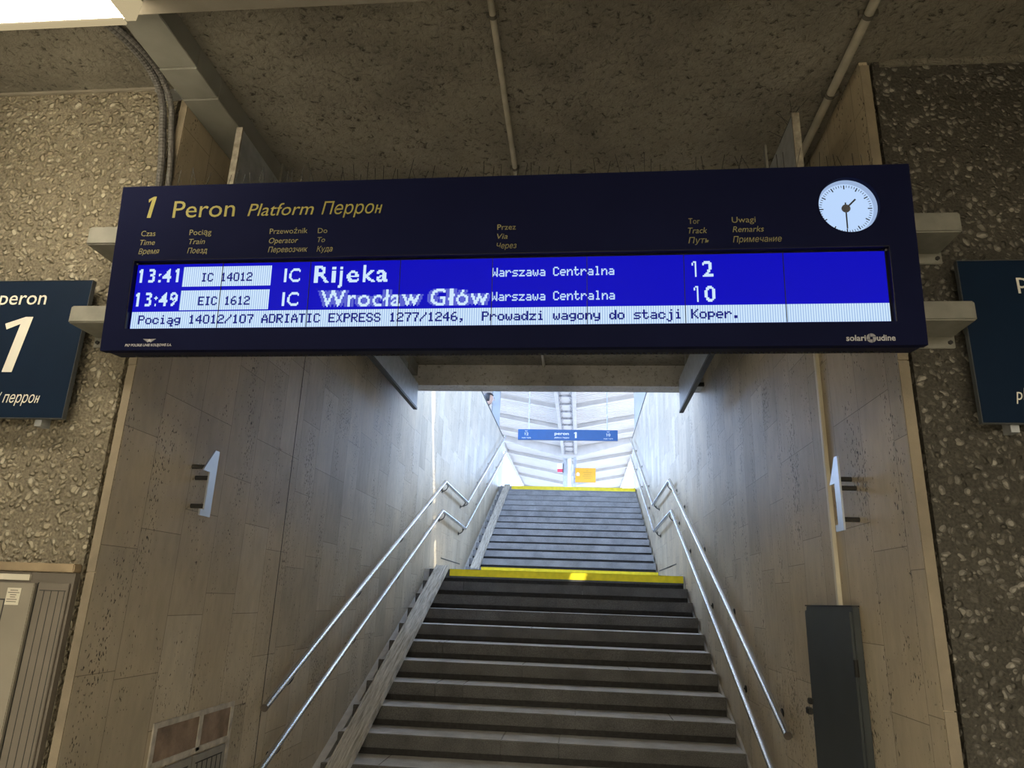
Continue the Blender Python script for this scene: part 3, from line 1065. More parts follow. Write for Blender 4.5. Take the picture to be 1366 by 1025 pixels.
lo_br = [2.03, 3.33, 4.64, 5.95, 6.58]
up_br = [6.95, 8.5, 8.85, 10.2, 11.6, 13.0]
handrail('upper stainless handrail of the pair on the left stairwell wall', -1, [(1.628, 0.958), (6.734, 3.121), (8.70, 3.10), (14.0, 5.42)], lo_br + up_br)
handrail('lower stainless handrail of the pair on the left stairwell wall', -1, [(1.20, 0.42), (6.649, 2.716), (8.61, 2.675), (14.2, 5.07)], [1.95, 3.30, 4.60, 6.0, 6.5] + [6.85, 8.45, 8.85, 10.2, 11.6, 13.0])
handrail('upper stainless handrail of the pair on the right stairwell wall', 1, [(1.731, 0.941), (6.747, 3.201), (8.98, 3.165), (14.0, 5.38)], [2.1, 3.37, 4.65, 5.95, 6.6, 6.95, 8.75, 9.2, 10.4, 11.8, 13.2])
handrail('lower stainless handrail of the pair on the right stairwell wall', 1, [(1.25, 0.27), (6.61, 2.78), (8.88, 2.738), (14.2, 5.03)], [2.0, 3.1, 4.35, 5.6, 6.45, 6.85, 8.65, 9.1, 10.4, 11.8, 13.2])

# ------------------------------------------------------------------ departure board
BW, BH, BD = 3.018, 0.680, 0.125
ex = Vector((1.0, 0.0021, 0.0087)).normalized()
en = Vector((0.0028, -0.9963, -0.0864)).normalized()
ez = en.cross(ex).normalized()
ey = ez.cross(ex).normalized()
MBd = Matrix((ex, ey, ez)).transposed().to_4x4()
MBd.translation = Vector((-1.4917, -0.36, 2.4723))
board = thing('departure_board', 'long navy platform departure board with lit blue screen and round clock over the stairway', 'departure board')
board.matrix_world = MBd
board.matrix_basis = MBd


def on(y):
    return lambda u, v: (u, y, v)


SX0, SX1, SZ0, SZ1 = 0.0865, 2.9245, 0.0855, 0.3665     # recessed window
CX, CZk, CR = 2.798, 0.526, 0.1065                      # clock opening
circ = [(CX + CR * math.cos(2 * math.pi * i / 64), CZk + CR * math.sin(2 * math.pi * i / 64)) for i in range(64)]
win = [(SX0, SZ0), (SX1, SZ0), (SX1, SZ1), (SX0, SZ1)]
outer = [(0, 0), (BW, 0), (BW, BH), (0, BH)]
m = MB()
loops = [outer, win, circ]
allp = [p for l in loops for p in l]
tri = tessellate_polygon([[Vector((a, b, 0)) for a, b in l] for l in loops])
FD = 0.036
va = [m.bm.verts.new((a, 0, b)) for a, b in allp]
vb = [m.bm.verts.new((a, FD, b)) for a, b in allp]
for t in tri:
    m.bm.faces.new([va[i] for i in t])
    m.bm.faces.new([vb[i] for i in t])
s = 0
for l in loops:
    for i in range(len(l)):
        j = (i + 1) % len(l)
        m.bm.faces.new((va[s + i], va[s + j], vb[s + j], vb[s + i]))
    s += len(l)
m.build('front_panel', 'navy', board, world=False)
m = MB()
m.box(0.004, BW - 0.004, FD + 0.001, BD, 0.004, BH - 0.003)
m.build('housing', 'navy_side', board, world=False)
m = MB()
for k in range(150):
    u = 0.08 + k * 0.0192
    m.box(u, u + 0.010, 0.098, 0.108, -0.0005, 0.004)
m.build('vent_slots', 'black', board, world=False)
m = MB()   # bezel lining inside the window
for b_ in ((SX0, SX1, 0.03, FD, SZ0, SZ1),):
    m.box(*b_)
m.box(SX0, SX0 + 0.003, 0.001, 0.03, SZ0, SZ1)
m.box(SX1 - 0.003, SX1, 0.001, 0.03, SZ0, SZ1)
m.box(SX0, SX1, 0.001, 0.03, SZ1 - 0.003, SZ1)
m.build('screen_bezel', 'bezel', board, world=False)
m = MB()
for uu, vv in ((0.0915, 0.3575), (2.9185, 0.3575)):
    m.disc((uu, 0.024, vv), 0.0045, 'y', 0.012, 14)
m.build('bezel_screw', 'hub', board, world=False)
LX0, LX1, LZ0, LZ1 = 0.0945, 2.9125, 0.0925, 0.3535
scr = MB().box(LX0, LX1, 0.0215, 0.0298, LZ0, LZ1).build('screen', 'scr_blue', board, world=False)
m = MB()
m.box(LX0 + 0.002, LX1, 0.0205, 0.0216, LZ0, 0.1590)
m.box(0.2870, 0.6440, 0.0205, 0.0216, 0.2605, 0.3410)
m.box(0.2865, 0.6430, 0.0205, 0.0216, 0.1645, 0.2440)
m.build('pale_band', 'scr_white', scr, world=False)
m = MB()
for k in range(1, 8):
    u = LX0 + 0.35225 * k
    m.box(u - 0.0013, u + 0.0013, 0.0185, 0.0215, LZ0, LZ1)
m.build('module_seam', 'bezel', scr, world=False)
P = on(0.0195)
for s, x0, x1, b0, h in (('13:41', .1050, .2700, .2790, .0560), ('13:49', .1040, .2760, .1815, .0560), ('IC', .6971, .7608, .2720, .0550),
                         ('IC', .6969, .7617, .1760, .0550), ('Rijeka', .8161, 1.1040, .2670, .0690),
                         ('12', 2.2355, 2.3120, .2670, .0600), ('10', 2.2397, 2.3155, .1715, .0600)):
    m = MB()
    add_pixel_text(m, s, x0, x1, b0, h, P, rows=13 if s == 'Rijeka' else 11)
    m.build('display_text', 'scr_text', scr, world=False, fix=False)
m = MB()
add_pixel_text(m, 'Wrocław Głów', .8481, 1.4915, .1700, .0660, P, rows=13, clip=1.4965)
m.build('display_text', 'scr_text', scr, world=False, fix=False)
m = MB()
for dx in (-0.013, 0.013):
    add_pixel_text(m, 'Wrocław Głów', .8481 + dx, 1.4915 + dx, .1700, .0660, on(0.0209 + dx * 0.01), rows=13, clip=1.4965)
m.build('scrolling_blur', 'scr_glow', scr, world=False, fix=False)
for s, x0, x1, b0, f_, mt in (('Warszawa Centralna', 1.5025, 1.9550, .2800, 0.15, 'scr_thin'), ('Warszawa Centralna', 1.5028, 1.9560, .1850, 0.15, 'scr_thin'),
                              ('IC 14012', .3620, .5680, .2800, 0.45, 'scr_dark'), ('EIC 1612', .3608, .5669, .1835, 0.45, 'scr_dark')):
    m = MB()
    add_mono_text(m, s, x0, x1, b0, .0350, P, f_)
    m.build('display_text', mt, scr, world=False, fix=False)
m = MB()
add_mono_text(m, 'Pociąg 14012/107 ADRIATIC EXPRESS 1277/1246,  Prowadzi wagony do stacji Koper.', .1259, 2.3975, .1095, .0355, P, 0.4)
m.build('ticker_text', 'scr_dark', scr, world=False, fix=False)
# printed lettering
P = on(-0.0008)
for s, x0, x1, b0, h, sh, bo in (('1', 0.1176, 0.1498, 0.5428, 0.0906, 0.16, 0.012), ('Peron', 0.2247, 0.4816, 0.5405, 0.0706, 0.04, 0.0),
                                 ('Platform', 0.5347, 0.8011, 0.5400, 0.0510, 0.22, 0.0), ('Перрон', 0.8335, 1.0734, 0.5390, 0.0510, 0.22, 0.0)):
    m = MB()
    add_text(m, s, x0, x1, b0, h, P, sh, bo)
    m.build('heading_word', 'gold', board, world=False, fix=False)
for s, x0, x1, b0, h in (('Czas', 0.1048, 0.1641, 0.4653, 0.0225), ('Time', 0.1044, 0.1666, 0.4276, 0.0220), ('Время', 0.1038, 0.1891, 0.3900, 0.0220),
                         ('Pociąg', 0.3052, 0.3950, 0.4655, 0.0225), ('Train', 0.3068, 0.3726, 0.4273, 0.0219), ('Поезд', 0.3049, 0.3858, 0.3892, 0.0218),
                         ('Przewoźnik', 0.6321, 0.7836, 0.4630, 0.0215), ('Operator', 0.6324, 0.7492, 0.4239, 0.0220), ('Перевозчик', 0.6323, 0.7897, 0.3865, 0.0216),
                         ('Do', 0.8247, 0.8623, 0.4617, 0.0205), ('To', 0.8259, 0.8561, 0.4243, 0.0206), ('Куда', 0.8262, 0.8885, 0.3858, 0.0214),
                         ('Przez', 1.5212, 1.5908, 0.4585, 0.0215), ('Via', 1.5203, 1.5607, 0.4219, 0.0208), ('Через', 1.5203, 1.5946, 0.3838, 0.0210),
                         ('Tor', 2.2266, 2.2670, 0.4648, 0.0222), ('Track', 2.2237, 2.2925, 0.4274, 0.0225), ('Путь', 2.2241, 2.2984, 0.3887, 0.0225),
                         ('Uwagi', 2.3820, 2.4663, 0.4657, 0.0223), ('Remarks', 2.3832, 2.4937, 0.4288, 0.0219), ('Примечание', 2.3827, 2.5542, 0.3889, 0.0225)):
    if b0 > 0.445:
        m = MB()
    add_text(m, s, x0, x1, b0, h, P, 0.0 if b0 > 0.445 else 0.2, 0.0)
    if b0 < 0.40:
        m.build('column_heading', 'gold_pale', board, world=False, fix=False)
m = MB()
add_text(m, 'PKP POLSKIE LINIE KOLEJOWE S.A.', 0.1002, 0.2867, 0.0151, 0.0100, P, 0.15, 0.02)
# winged wheel emblem
cx, cz = 0.196, 0.0365
for sgn in (-1, 1):
    for k in range(4):
        z = cz + 0.0065 - k * 0.0034
        ln = 0.0265 - k * 0.005
        m.quad([(cx + sgn * 0.004, -0.0008, z - 0.0024), (cx + sgn * (ln - 0.003), -0.0008, z - 0.0005), (cx + sgn * ln, -0.0008, z + 0.0012), (cx + sgn * 0.004, -0.0008, z)])
pts = [(cx + 0.0055 * math.cos(a * math.pi / 8), -0.0009, cz + 0.002 + 0.0055 * math.sin(a * math.pi / 8)) for a in range(16)]
m.quad(pts)
m.build('railway_emblem', 'grey_text', board, world=False, fix=False)
m = MB()
add_text(m, 'solari', 2.7487, 2.8144, 0.0156, 0.0215, P, 0.0, 0.02)
add_text(m, 'udine', 2.8505, 2.9123, 0.0156, 0.0215, P, 0.0, 0.02)
m.build('maker_lettering', 'grey_text', board, world=False, fix=False)
m = MB()
cx, cz = 2.8327, 0.0256
for k in range(4):
    a0 = k * math.pi / 2 + 0.35
    ring = []
    for j in range(9):
        a = a0 + j / 8 * 1.45
        ring.append((cx + 0.0165 * math.cos(a), -0.0008, cz + 0.0165 * math.sin(a)))
    ring.append((cx + 0.006 * math.cos(a0 + 1.9), -0.0008, cz + 0.006 * math.sin(a0 + 1.9)))
    ring.append((cx + 0.008 * math.cos(a0 + 0.4), -0.0008, cz + 0.008 * math.sin(a0 + 0.4)))
    m.quad(ring)
m.build('maker_emblem', 'grey_text2', board, world=False, fix=False)
# clock
m = MB()
m.disc((CX, 0.0385, CZk), CR - 0.001, 'y', 0.005, 64)
dial = m.build('clock_dial', 'dial', board, world=False)
m = MB()
n = 64
for i in range(n):
    a, b_ = 2 * math.pi * i / n, 2 * math.pi * (i + 1) / n
    ri_, ro = CR - 0.0085, CR - 0.0005
    m.quad([(CX + ri_ * math.cos(a), 0.0355, CZk + ri_ * math.sin(a)), (CX + ri_ * math.cos(b_), 0.0355, CZk + ri_ * math.sin(b_)),
            (CX + ro * math.cos(b_), 0.020, CZk + ro * math.sin(b_)), (CX + ro * math.cos(a), 0.020, CZk + ro * math.sin(a))])
m.build('clock_rim', 'dial_rim', board, world=False)
m = MB()
m.tube([(CX + (CR + 0.0015) * math.cos(2 * math.pi * i / 64), -0.001, CZk + (CR + 0.0015) * math.sin(2 * math.pi * i / 64)) for i in range(65)], 0.0018, 6)
m.build('clock_bezel', 'navy', board, world=False)


def radial(m, an, r0, r1, w_, y):
    """bar on the clock face at clock angle an (from 12, clockwise)"""
    d = Vector((math.sin(an), 0, math.cos(an)))
    q = Vector((math.cos(an), 0, -math.sin(an)))
    c = Vector((CX, y, CZk))
    m.quad([c + d * r0 - q * w_, c + d * r0 + q * w_, c + d * r1 + q * w_, c + d * r1 - q * w_])


m = MB()
for k in range(60):
    big = k % 5 == 0
    radial(m, 2 * math.pi * k / 60, 0.078 if big else 0.0845, 0.0935, 0.0021 if big else 0.0011, 0.0352)
m.build('minute_marks', 'black', dial, world=False)
m = MB()
radial(m, math.radians(45), -0.008, 0.052, 0.0030, 0.0335)
m.build('hour_hand', 'black', dial, world=False)
m = MB()
radial(m, math.radians(180), -0.024, 0.078, 0.0026, 0.0325)
m.build('minute_hand', 'black', dial, world=False)
m = MB()
m.disc((CX, 0.0315, CZk), 0.0155, 'y', 0.003, 32)
m.build('clock_hub', 'hub', dial, world=False)

# support brackets between the board and the front walls
for side, lab_s in ((-1, 'left'), (1, 'right')):
    for z0, z1, lab_v in ((3.018, 3.103, 'upper'), (2.655, 2.732, 'lower')):
        xo = side * 1.790
        xi = side * 1.36
        t = thing('support_bracket', '%s grey box bracket jutting out %s of the departure board' % (lab_v, lab_s), 'bracket', (xo, 0, z0), 'brackets holding the departure board')
        a, b_ = min(xo, xi), max(xo, xi)
        m = MB()
        m.box(a, b_, -0.195, -0.015 if False else -0.005, z0, z1)
        m.build('box_arm', 'bracket', t, bevel=0.006)
        m = MB()
        a2, b2 = sorted((side * 1.645, side * 1.795))
        m.box(a2, b2, -0.012, 0.0, z0 - 0.045, z1 + 0.02)
        pl = m.build('wall_plate', 'bracket', t, bevel=0.003)
        m = MB()
        for bx in (a2 + 0.02, b2 - 0.02):
            m.disc((bx, -0.015, z0 - 0.022), 0.009, 'y', 0.008, 6)
        m.build('bolt', 'dark_steel', pl)
        m = MB()
        a3, b3 = sorted((side * 1.37, side * 1.44))
        m.box(a3, b3, -0.255 if z0 > 3 else -0.228, -0.196, z0 + 0.01, z1 - 0.01)
        m.build('mounting_block', 'dark_steel', t)

# bird spikes along the top of the board
ordn = ['leftmost', 'second', 'third', 'fourth', 'fifth', 'sixth', 'seventh', 'rightmost']
sp_m = MB()
sp_m.tube([(0, 0, 0), (0, 0, 0.085)], 0.0011, 5)
sp_o = sp_m.build('spike', 'black', None)
spike_me = sp_o.data
bpy.data.objects.remove(sp_o)
for k in range(8):
    nm = ordn[k] + (' strip of thin bird spikes' if k in (0, 7) else ' strip of thin bird spikes from the left') + ' along the departure board top'
    base = MBd @ Vector((0.03 + k * 0.371, 0.055, BH - 0.002))
    t = thing('bird_spike_strip', nm, 'bird spikes', base, 'bird spikes on the departure board')
    mm = MBd.copy()
    mm.translation = base
    t.matrix_basis = mm
    MB().box(0, 0.362, -0.014, 0.014, 0, 0.004).build('spike_base', 'dark', t, world=False)
    for i in range(12):
        if random.random() < 0.08:
            continue
        o = bpy.data.objects.new('spike', spike_me)
        C.objects.link(o)
        o.parent = t
        o.location = (0.012 + i * 0.03 + random.uniform(-.006, .006), random.uniform(-.008, .008), 0.003)
        o.rotation_euler = (random.uniform(-.5, .35), random.choice((-1, 1)) * abs(random.gauss(0.05, 0.16)), 0)
        o.scale = (1, 1, random.uniform(0.75, 1.25))


# ------------------------------------------------------------------ big blue signs on the front walls
def wall_sign(label, x0, x1, z0, z1, xc, dz):
    t = thing('platform_sign', label, 'sign', ((x0 + x1) / 2, 0, z0), 'blue platform signs on the passage wall')
    MB().box(x0, x1, -0.072, -0.052, z0, z1).build('sign_panel', 'sign_blue', t, bevel=0.0025)
    m = MB()
    e = 0.0018
    for b_ in ((x0 - e, x0, z0, z1), (x1, x1 + e, z0, z1), (x0 - e, x1 + e, z0 - e, z0), (x0 - e, x1 + e, z1, z1 + e)):
        m.box(b_[0], b_[1], -0.074, -0.050, b_[2], b_[3])
    m.build('sign_rim', 'dark_galv', t)
    for x in (x0 + 0.12, x1 - 0.12):
        MB().box(x - 0.015, x + 0.015, -0.052, 0.0, z0 - 0.03, z1 - 0.04).build('mounting_rail', 'galv', t)
    m = MB()
    P = on(-0.0745)
    add_text(m, 'peron', xc - 0.112, xc + 0.112, 2.790 + dz, 0.066, P, 0.0, 0.004)
    add_text(m, '1', xc - 0.055, xc + 0.070, 2.476 + dz, 0.255, P, 0.09, -0.004)
    add_text(m, 'platform / перрон', xc - 0.190, xc + 0.190, 2.340 + dz, 0.046, P, 0.2, 0.002)
    m.build('sign_lettering', 'sign_white', t, fix=False)


wall_sign('dark blue sign with a large white numeral on the left pebble wall', -2.46, -1.815, 2.275, 2.905, -2.125, 0.0)
wall_sign('dark blue sign cut off by the right picture edge on the pebble wall', 1.815, 2.47, 2.297, 2.955, 2.133, 0.045)


# ------------------------------------------------------------------ steel numerals on the stairwell walls
def numeral(label, side, ya, z0):
    x = side * 1.497
    wall = XL if side < 0 else XR
    t = thing('numeral_sign', label, 'numeral sign', (x, ya, z0), 'steel numerals on the stairwell walls')
    # outline of a figure 1: (along y, up). Read from the middle of the stairs
    pr = [(0.03, 0), (0.13, 0), (0.13, 0.33), (0.09, 0.33), (0.0, 0.215), (0.065, 0.215), (0.065, 0.03), (0.03, 0.03)]
    yu = (lambda u: ya + 0.065 - u) if side > 0 else (lambda u: ya - 0.065 + u)
    pts = [(yu(u), z0 + v) for u, v in pr]
    MB().prism(pts, 'x', x - 0.004, x + 0.004).build('numeral_plate', 'numeral', t)
    s = 1 if side > 0 else -1
    for dz, du in ((0.05, 0.095), (0.19, 0.095), (0.238, 0.05)):
        yy = yu(du)
        m = MB()
        m.tube([(x + s * 0.004, yy, z0 + dz), (wall, yy, z0 + dz)], 0.011, 12)
        m.build('standoff', 'dark', t)


numeral('brushed steel numeral standing off the left stairwell wall above the hatch', -1, 0.587, 1.955)
numeral('brushed steel numeral standing off the right stairwell wall above the grey cabinet', 1, 0.59, 1.957)


# ------------------------------------------------------------------ hanging sheet panels near the lintel
def hang_panel(label, x, ya, yb, z0, za, zb):
    t = thing('hanging_baffle', label, 'sheet panel', (x, (ya + yb) / 2, z0), 'hanging sheet panels under the stairwell ceiling')
    MB().prism([(ya, z0), (yb, z0), (yb, zb), (ya, za)], 'x', x - 0.012, x + 0.012).build('sheet', 'galv', t, bevel=0.002)
    MB().box(x - 0.016, x + 0.016, ya - 0.012, ya, z0 - 0.005, za + 0.004).build('front_edge', 'rust', t)
    MB().box(x - 0.02, x + 0.02, ya, yb, z0 - 0.022, z0).build('bottom_angle', 'dark_steel', t)
    for y in (ya + 0.5, (ya + yb) / 2, yb - 0.4):
        zt = za + (zb - za) * (y - ya) / (yb - ya)
        MB().box(x - 0.006, x + 0.006, y - 0.015, y + 0.015, zt - 0.01, CZ - 0.001).build('hanger', 'duct', t)


hang_panel('grey sheet panel hanging in depth under the stairwell ceiling beside the left wall', -1.385, 0.16, 4.27, 3.50, 3.85, 3.76)
hang_panel('grey sheet panel hanging in depth under the stairwell ceiling beside the right wall', 1.31, 0.10, 4.08, 3.44, 3.79, 3.76)
for x0, x1, l in ((XL, -1.40, 'left'), (1.325, XR, 'right')):
    tag(MB().box(x0, x1, 4.262, 4.299, 3.752, 3.79).build('steel_bar', 'dark_steel', None), 'short black steel bar under the lintel beside the %s hanging panel' % l, 'steel bar', 'steel bars under the lintel')
t = thing('bird_spike_strip', 'small tuft of bird spikes on the right hanging panel', 'bird spikes', (1.31, 0.12, 3.80))
MB().box(1.30, 1.32, 0.10, 0.32, 3.7955, 3.7995).build('spike_base', 'dark', t)
for i in range(9):
    o = bpy.data.objects.new('spike', spike_me)
    C.objects.link(o)
    o.parent = t
    o.location = (0, -0.01 + i * 0.022, 0.0)
    o.rotation_euler = (random.uniform(-.4, .4), random.uniform(-.9, .9), 0)
    o.scale = (1, 1, 1.1)

# ------------------------------------------------------------------ ceiling services
t = thing('cable_trunking', 'long cream cable trunking running across under the passage ceiling', 'trunking', (0, -0.85, 3.70))
MB().box(-6.5, 6.5, -1.02, -0.725, 3.70, 3.77).build('tray', 'cream', t, bevel=0.004)
for x in (-5, -3, -0.2, 2, 4.5):
    MB().box(x - 0.02, x + 0.02, -0.89, -0.85, 3.77, CZ).build('hanger', 'duct', t)


def lamp(label, x0, x1, y0, y1, power, lit=True):
    t = thing('fluorescent_lamp', label, 'ceiling lamp', ((x0 + x1) / 2, (y0 + y1) / 2, 3.58), 'fluorescent lamps under the passage ceiling')
    m = MB()
    m.box(x0, x1, y0, y1, 3.672, 3.70)
    m.build('lamp_housing', 'cream', t, bevel=0.004)
    m = MB()
    for a_, b_ in ((x0, x0 + 0.04), (x1 - 0.04, x1)):
        m.prism([(y0, 3.672), (y1, 3.672), (y1 - 0.012, 3.575), (y0 + 0.012, 3.575)], 'x', a_, b_)
    for y_ in (y0 + 0.004, y1 - 0.034):
        m.box(x0 + 0.04, x1 - 0.04, y_, y_ + 0.03, 3.566, 3.578)
    m.build('lamp_frame', 'lamp_end', t, bevel=0.003)
    m = MB()
    m.prism([(y0 + 0.01, 3.672), (y1 - 0.01, 3.672), (y1 - 0.020, 3.582), (y1 - 0.05, 3.574), (y0 + 0.05, 3.574), (y0 + 0.020, 3.582)], 'x', x0 + 0.04, x1 - 0.04)
    m.build('diffuser', 'lamp', t)
    ld = bpy.data.lights.new('tube', 'AREA')
    ld.shape = 'RECTANGLE'
    ld.size = x1 - x0 - 0.12
    ld.size_y = (y1 - y0) * 0.55
    ld.energy = power
    ld.color = (1.0, 0.92, 0.735)
    lo = bpy.data.objects.new('tube', ld)
    C.objects.link(lo)
    lo.parent = t
    lo.location = (0, 0, -0.014)
    return t


lamp('lit fluorescent lamp in the upper left corner of the picture', -2.74, -1.27, -1.02, -0.81, 6)
lamp('fluorescent lamp further left along the trunking', -5.2, -3.73, -1.02, -0.81, 6)
for row, yy in (('nearer row', -6.2), ('far row', -11.2)):
    t = thing('cable_trunking', 'cream cable trunking of the %s behind the photographer' % row, 'trunking', (0, yy, 3.70))
    MB().box(-6.5, 6.5, yy - 0.15, yy + 0.15, 3.702, 3.77).build('tray', 'cream', t, bevel=0.004)
    for x in (-5, -2, 2, 5):
        MB().box(x - 0.02, x + 0.02, yy - 0.02, yy + 0.02, 3.77, CZ).build('hanger', 'duct', t)
    for x0, where in ((-4.4, 'left end'), (-0.74, 'middle'), (2.9, 'right end')):
        lamp('fluorescent lamp at the %s of the %s behind the photographer' % (where, row), x0, x0 + 1.47, yy - 0.105, yy + 0.105, 150 if yy > -8 else 300)

t = thing('cable_duct', 'square grey cable duct running in depth along the top of the left stairwell wall', 'duct', (-1.48, 0.5, 3.86))
for ya, yb, z in ((-0.72, -0.262, 3.868), (-0.26, -0.06, 3.862), (-0.058, 4.29, 3.858)):
    MB().box(-1.575, -1.395, ya, yb, z, CZ - 0.002).build('duct_section', 'duct', t, bevel=0.003)


def pipe_run(name, label, path, r, clips, mat='pipe', cat='pipe', ribs=False):
    t = thing(name, label, cat, path[0])
    pp = [Vector(p) for p in path]
    if ribs:
        # resample with alternating radius
        pts, rad = [], []
        for a, b_ in zip(pp[:-1], pp[1:]):
            n_ = max(2, int((b_ - a).length / 0.0065))
            for i in range(n_):
                pts.append(a.lerp(b_, i / n_))
        pts.append(pp[-1])
        rad = [r * (1.0 if i % 2 else 0.84) for i in range(len(pts))]
        MB().tube(pts, rad, 10, miter=False).build('hose', mat, t)
    else:
        MB().tube(pp, r, 14).build('tube', mat, t, smooth=True)
    for c in clips:
        c = Vector(c)
        m = MB()
        d = min(((c - a.lerp(b_, max(0, min(1, (c - a).dot(b_ - a) / (b_ - a).length_squared)))).length, k) for k, (a, b_) in enumerate(zip(pp[:-1], pp[1:])))[1]
        ax = (pp[d + 1] - pp[d]).normalized()
        m.tube([c - ax * 0.009, c + ax * 0.009], r * 1.22, 14)
        m.box(c.x - r * 1.9, c.x + r * 1.9, c.y - 0.008, c.y + 0.008, c.z - 0.004, c.z + max(0.004, r))
        m.build('pipe_clip', 'clip', t)
    return t


pipe_run('ceiling_pipe', 'thin pale pipe running in depth along the middle of the ceiling', [(-0.035, -0.9, 3.962), (-0.055, 4.28, 3.962)], 0.014, [(-0.037, -0.38, 3.962), (-0.043, 0.72, 3.962)])
pipe_run('ceiling_pipe', 'cream pipe running in depth along the right edge of the stairwell ceiling', [(1.500, -1.0, 3.958), (1.537, 4.28, 3.958)], 0.020, [(1.505, -0.30, 3.958), (1.508, 0.18, 3.958), (1.513, 0.72, 3.958)])
# junction on the middle pipe
c_a = [(-1.80, -0.62, 3.945), (-1.735, -0.50, 3.945), (-1.69, -0.36, 3.944), (-1.675, -0.22, 3.935), (-1.672, -0.12, 3.90), (-1.668, -0.062, 3.83), (-1.655, -0.045, 3.70), (-1.63, -0.045, 3.55), (-1.615, -0.045, 3.40), (-1.600, -0.06, 3.24), (-1.55, -0.12, 3.15), (-1.46, -0.22, 3.12)]


def smooth_path(pts, n=8):
    P_ = [Vector(p) for p in pts]
    out = []
    for i in range(len(P_) - 1):
        p0, p1, p2, p3 = P_[max(0, i - 1)], P_[i], P_[i + 1], P_[min(len(P_) - 1, i + 2)]
        for k in range(n):
            t_ = k / n
            out.append(0.5 * ((2 * p1) + (p2 - p0) * t_ + (2 * p0 - 5 * p1 + 4 * p2 - p3) * t_ ** 2 + (3 * p1 - p0 - 3 * p2 + p3) * t_ ** 3))
    out.append(P_[-1])
    return out


pa = smooth_path(c_a)
pipe_run('corrugated_conduit', 'left grey corrugated conduit bending from the ceiling down beside the left jamb', pa, 0.0185, [], 'conduit', 'conduit', True)
pb = [p + Vector((0.036, 0.014, -0.004 if i < 40 else 0)) for i, p in enumerate(pa)]
pipe_run('corrugated_conduit', 'right thinner corrugated conduit of the pair beside the left jamb', pb, 0.0145, [], 'conduit', 'conduit', True)
m = MB()
m.box(-1.715, -1.60, -0.074, -0.0, 3.905, 3.913)
tag(m.build('conduit_clamp', 'galv', None), 'thin metal strap round the two corrugated conduits', 'clamp')

# ------------------------------------------------------------------ right wall: cabinet and raceway
t = thing('cable_raceway', 'cream surface raceway running down the right wall to the grey cabinet', 'raceway', (XR, 0.89, 1.64))
MB().box(XR - 0.016, XR, 0.872, 0.908, 1.64, 3.90).build('channel', 'raceway', t, bevel=0.002)
MB().box(XR - 0.018, XR - 0.016, 0.876, 0.904, 1.64, 3.90).build('channel_lid', 'raceway', t)
t = thing('electrical_cabinet', 'tall dark grey metal cabinet on the right stairwell wall', 'cabinet', (XR, 1.01, 0.3))
ca, cb = 0.665, 1.345
XW = XR - 0.002
MB().box(XW - 0.03, XW, ca, cb, 0.25, 1.635).build('body', 'ecab', t, bevel=0.003)
d = MB().box(XW - 0.042, XW - 0.03, ca + 0.008, cb - 0.012, 0.26, 1.615).build('door', 'ecab', t, bevel=0.003)
m = MB()
for z in (0.55, 1.38):
    m.tube([(XW - 0.036, ca + 0.004, z - 0.035), (XW - 0.036, ca + 0.004, z + 0.035)], 0.010, 10)
m.build('hinge', 'black', d)
MB().box(XW - 0.062, XW - 0.042, cb - 0.035, cb + 0.0, 1.155, 1.185).build('lock', 'black', d, bevel=0.004)
MB().box(XW - 0.066, XW - 0.042, cb - 0.02, cb + 0.03, 1.105, 1.138).build('latch', 'black', d, bevel=0.004)
MB().box(XW - 0.034, XW, ca - 0.004, cb + 0.004, 1.635, 1.642).build('top_flange', 'dark', t)

# ------------------------------------------------------------------ left wall: repair patch and hatch
t = thing('wall_hatch', 'grey louvred hatch under a patched strip low on the left stairwell wall', 'hatch', (XL, 1.0, 0.4))
m = MB()
m.box(XL, XL + 0.004, 0.62, 1.36, 0.845, 1.01)
m.build('mortar_patch', 'patch', t)
m = MB()
m.box(XL, XL + 0.007, 0.60, 1.39, 0.995, 1.022)
m.box(XL, XL + 0.007, 0.60, 0.635, 0.30, 1.0)
m.box(XL, XL + 0.007, 1.352, 1.388, 0.30, 1.0)
m.box(XL, XL + 0.007, 1.015, 1.055, 0.83, 1.0)
m.box(XL, XL + 0.007, 0.62, 1.36, 0.822, 0.852)
m.build('plaster_surround', 'patch_edge', t, bevel=0.002)
for ya, yb in ((0.66, 0.985), (0.995, 1.335)):
    d = MB().box(XL, XL + 0.012, ya, yb, 0.30, 0.815).build('louvred_panel', 'grille', t, bevel=0.002)
    m = MB()
    for k in range(6):
        y = ya + 0.05 + k * (yb - ya - 0.09) / 5
        m.box(XL + 0.012, XL + 0.0128, y - 0.004, y + 0.004, 0.33, 0.775)
    m.box(XL + 0.012, XL + 0.0128, ya + 0.03, yb - 0.03, 0.775, 0.781)
    m.build('slot', 'black', d)
m = MB()
m.box(XL, XL + 0.0015, 0.96, 1.035, 1.36, 1.41)
bm_ = None

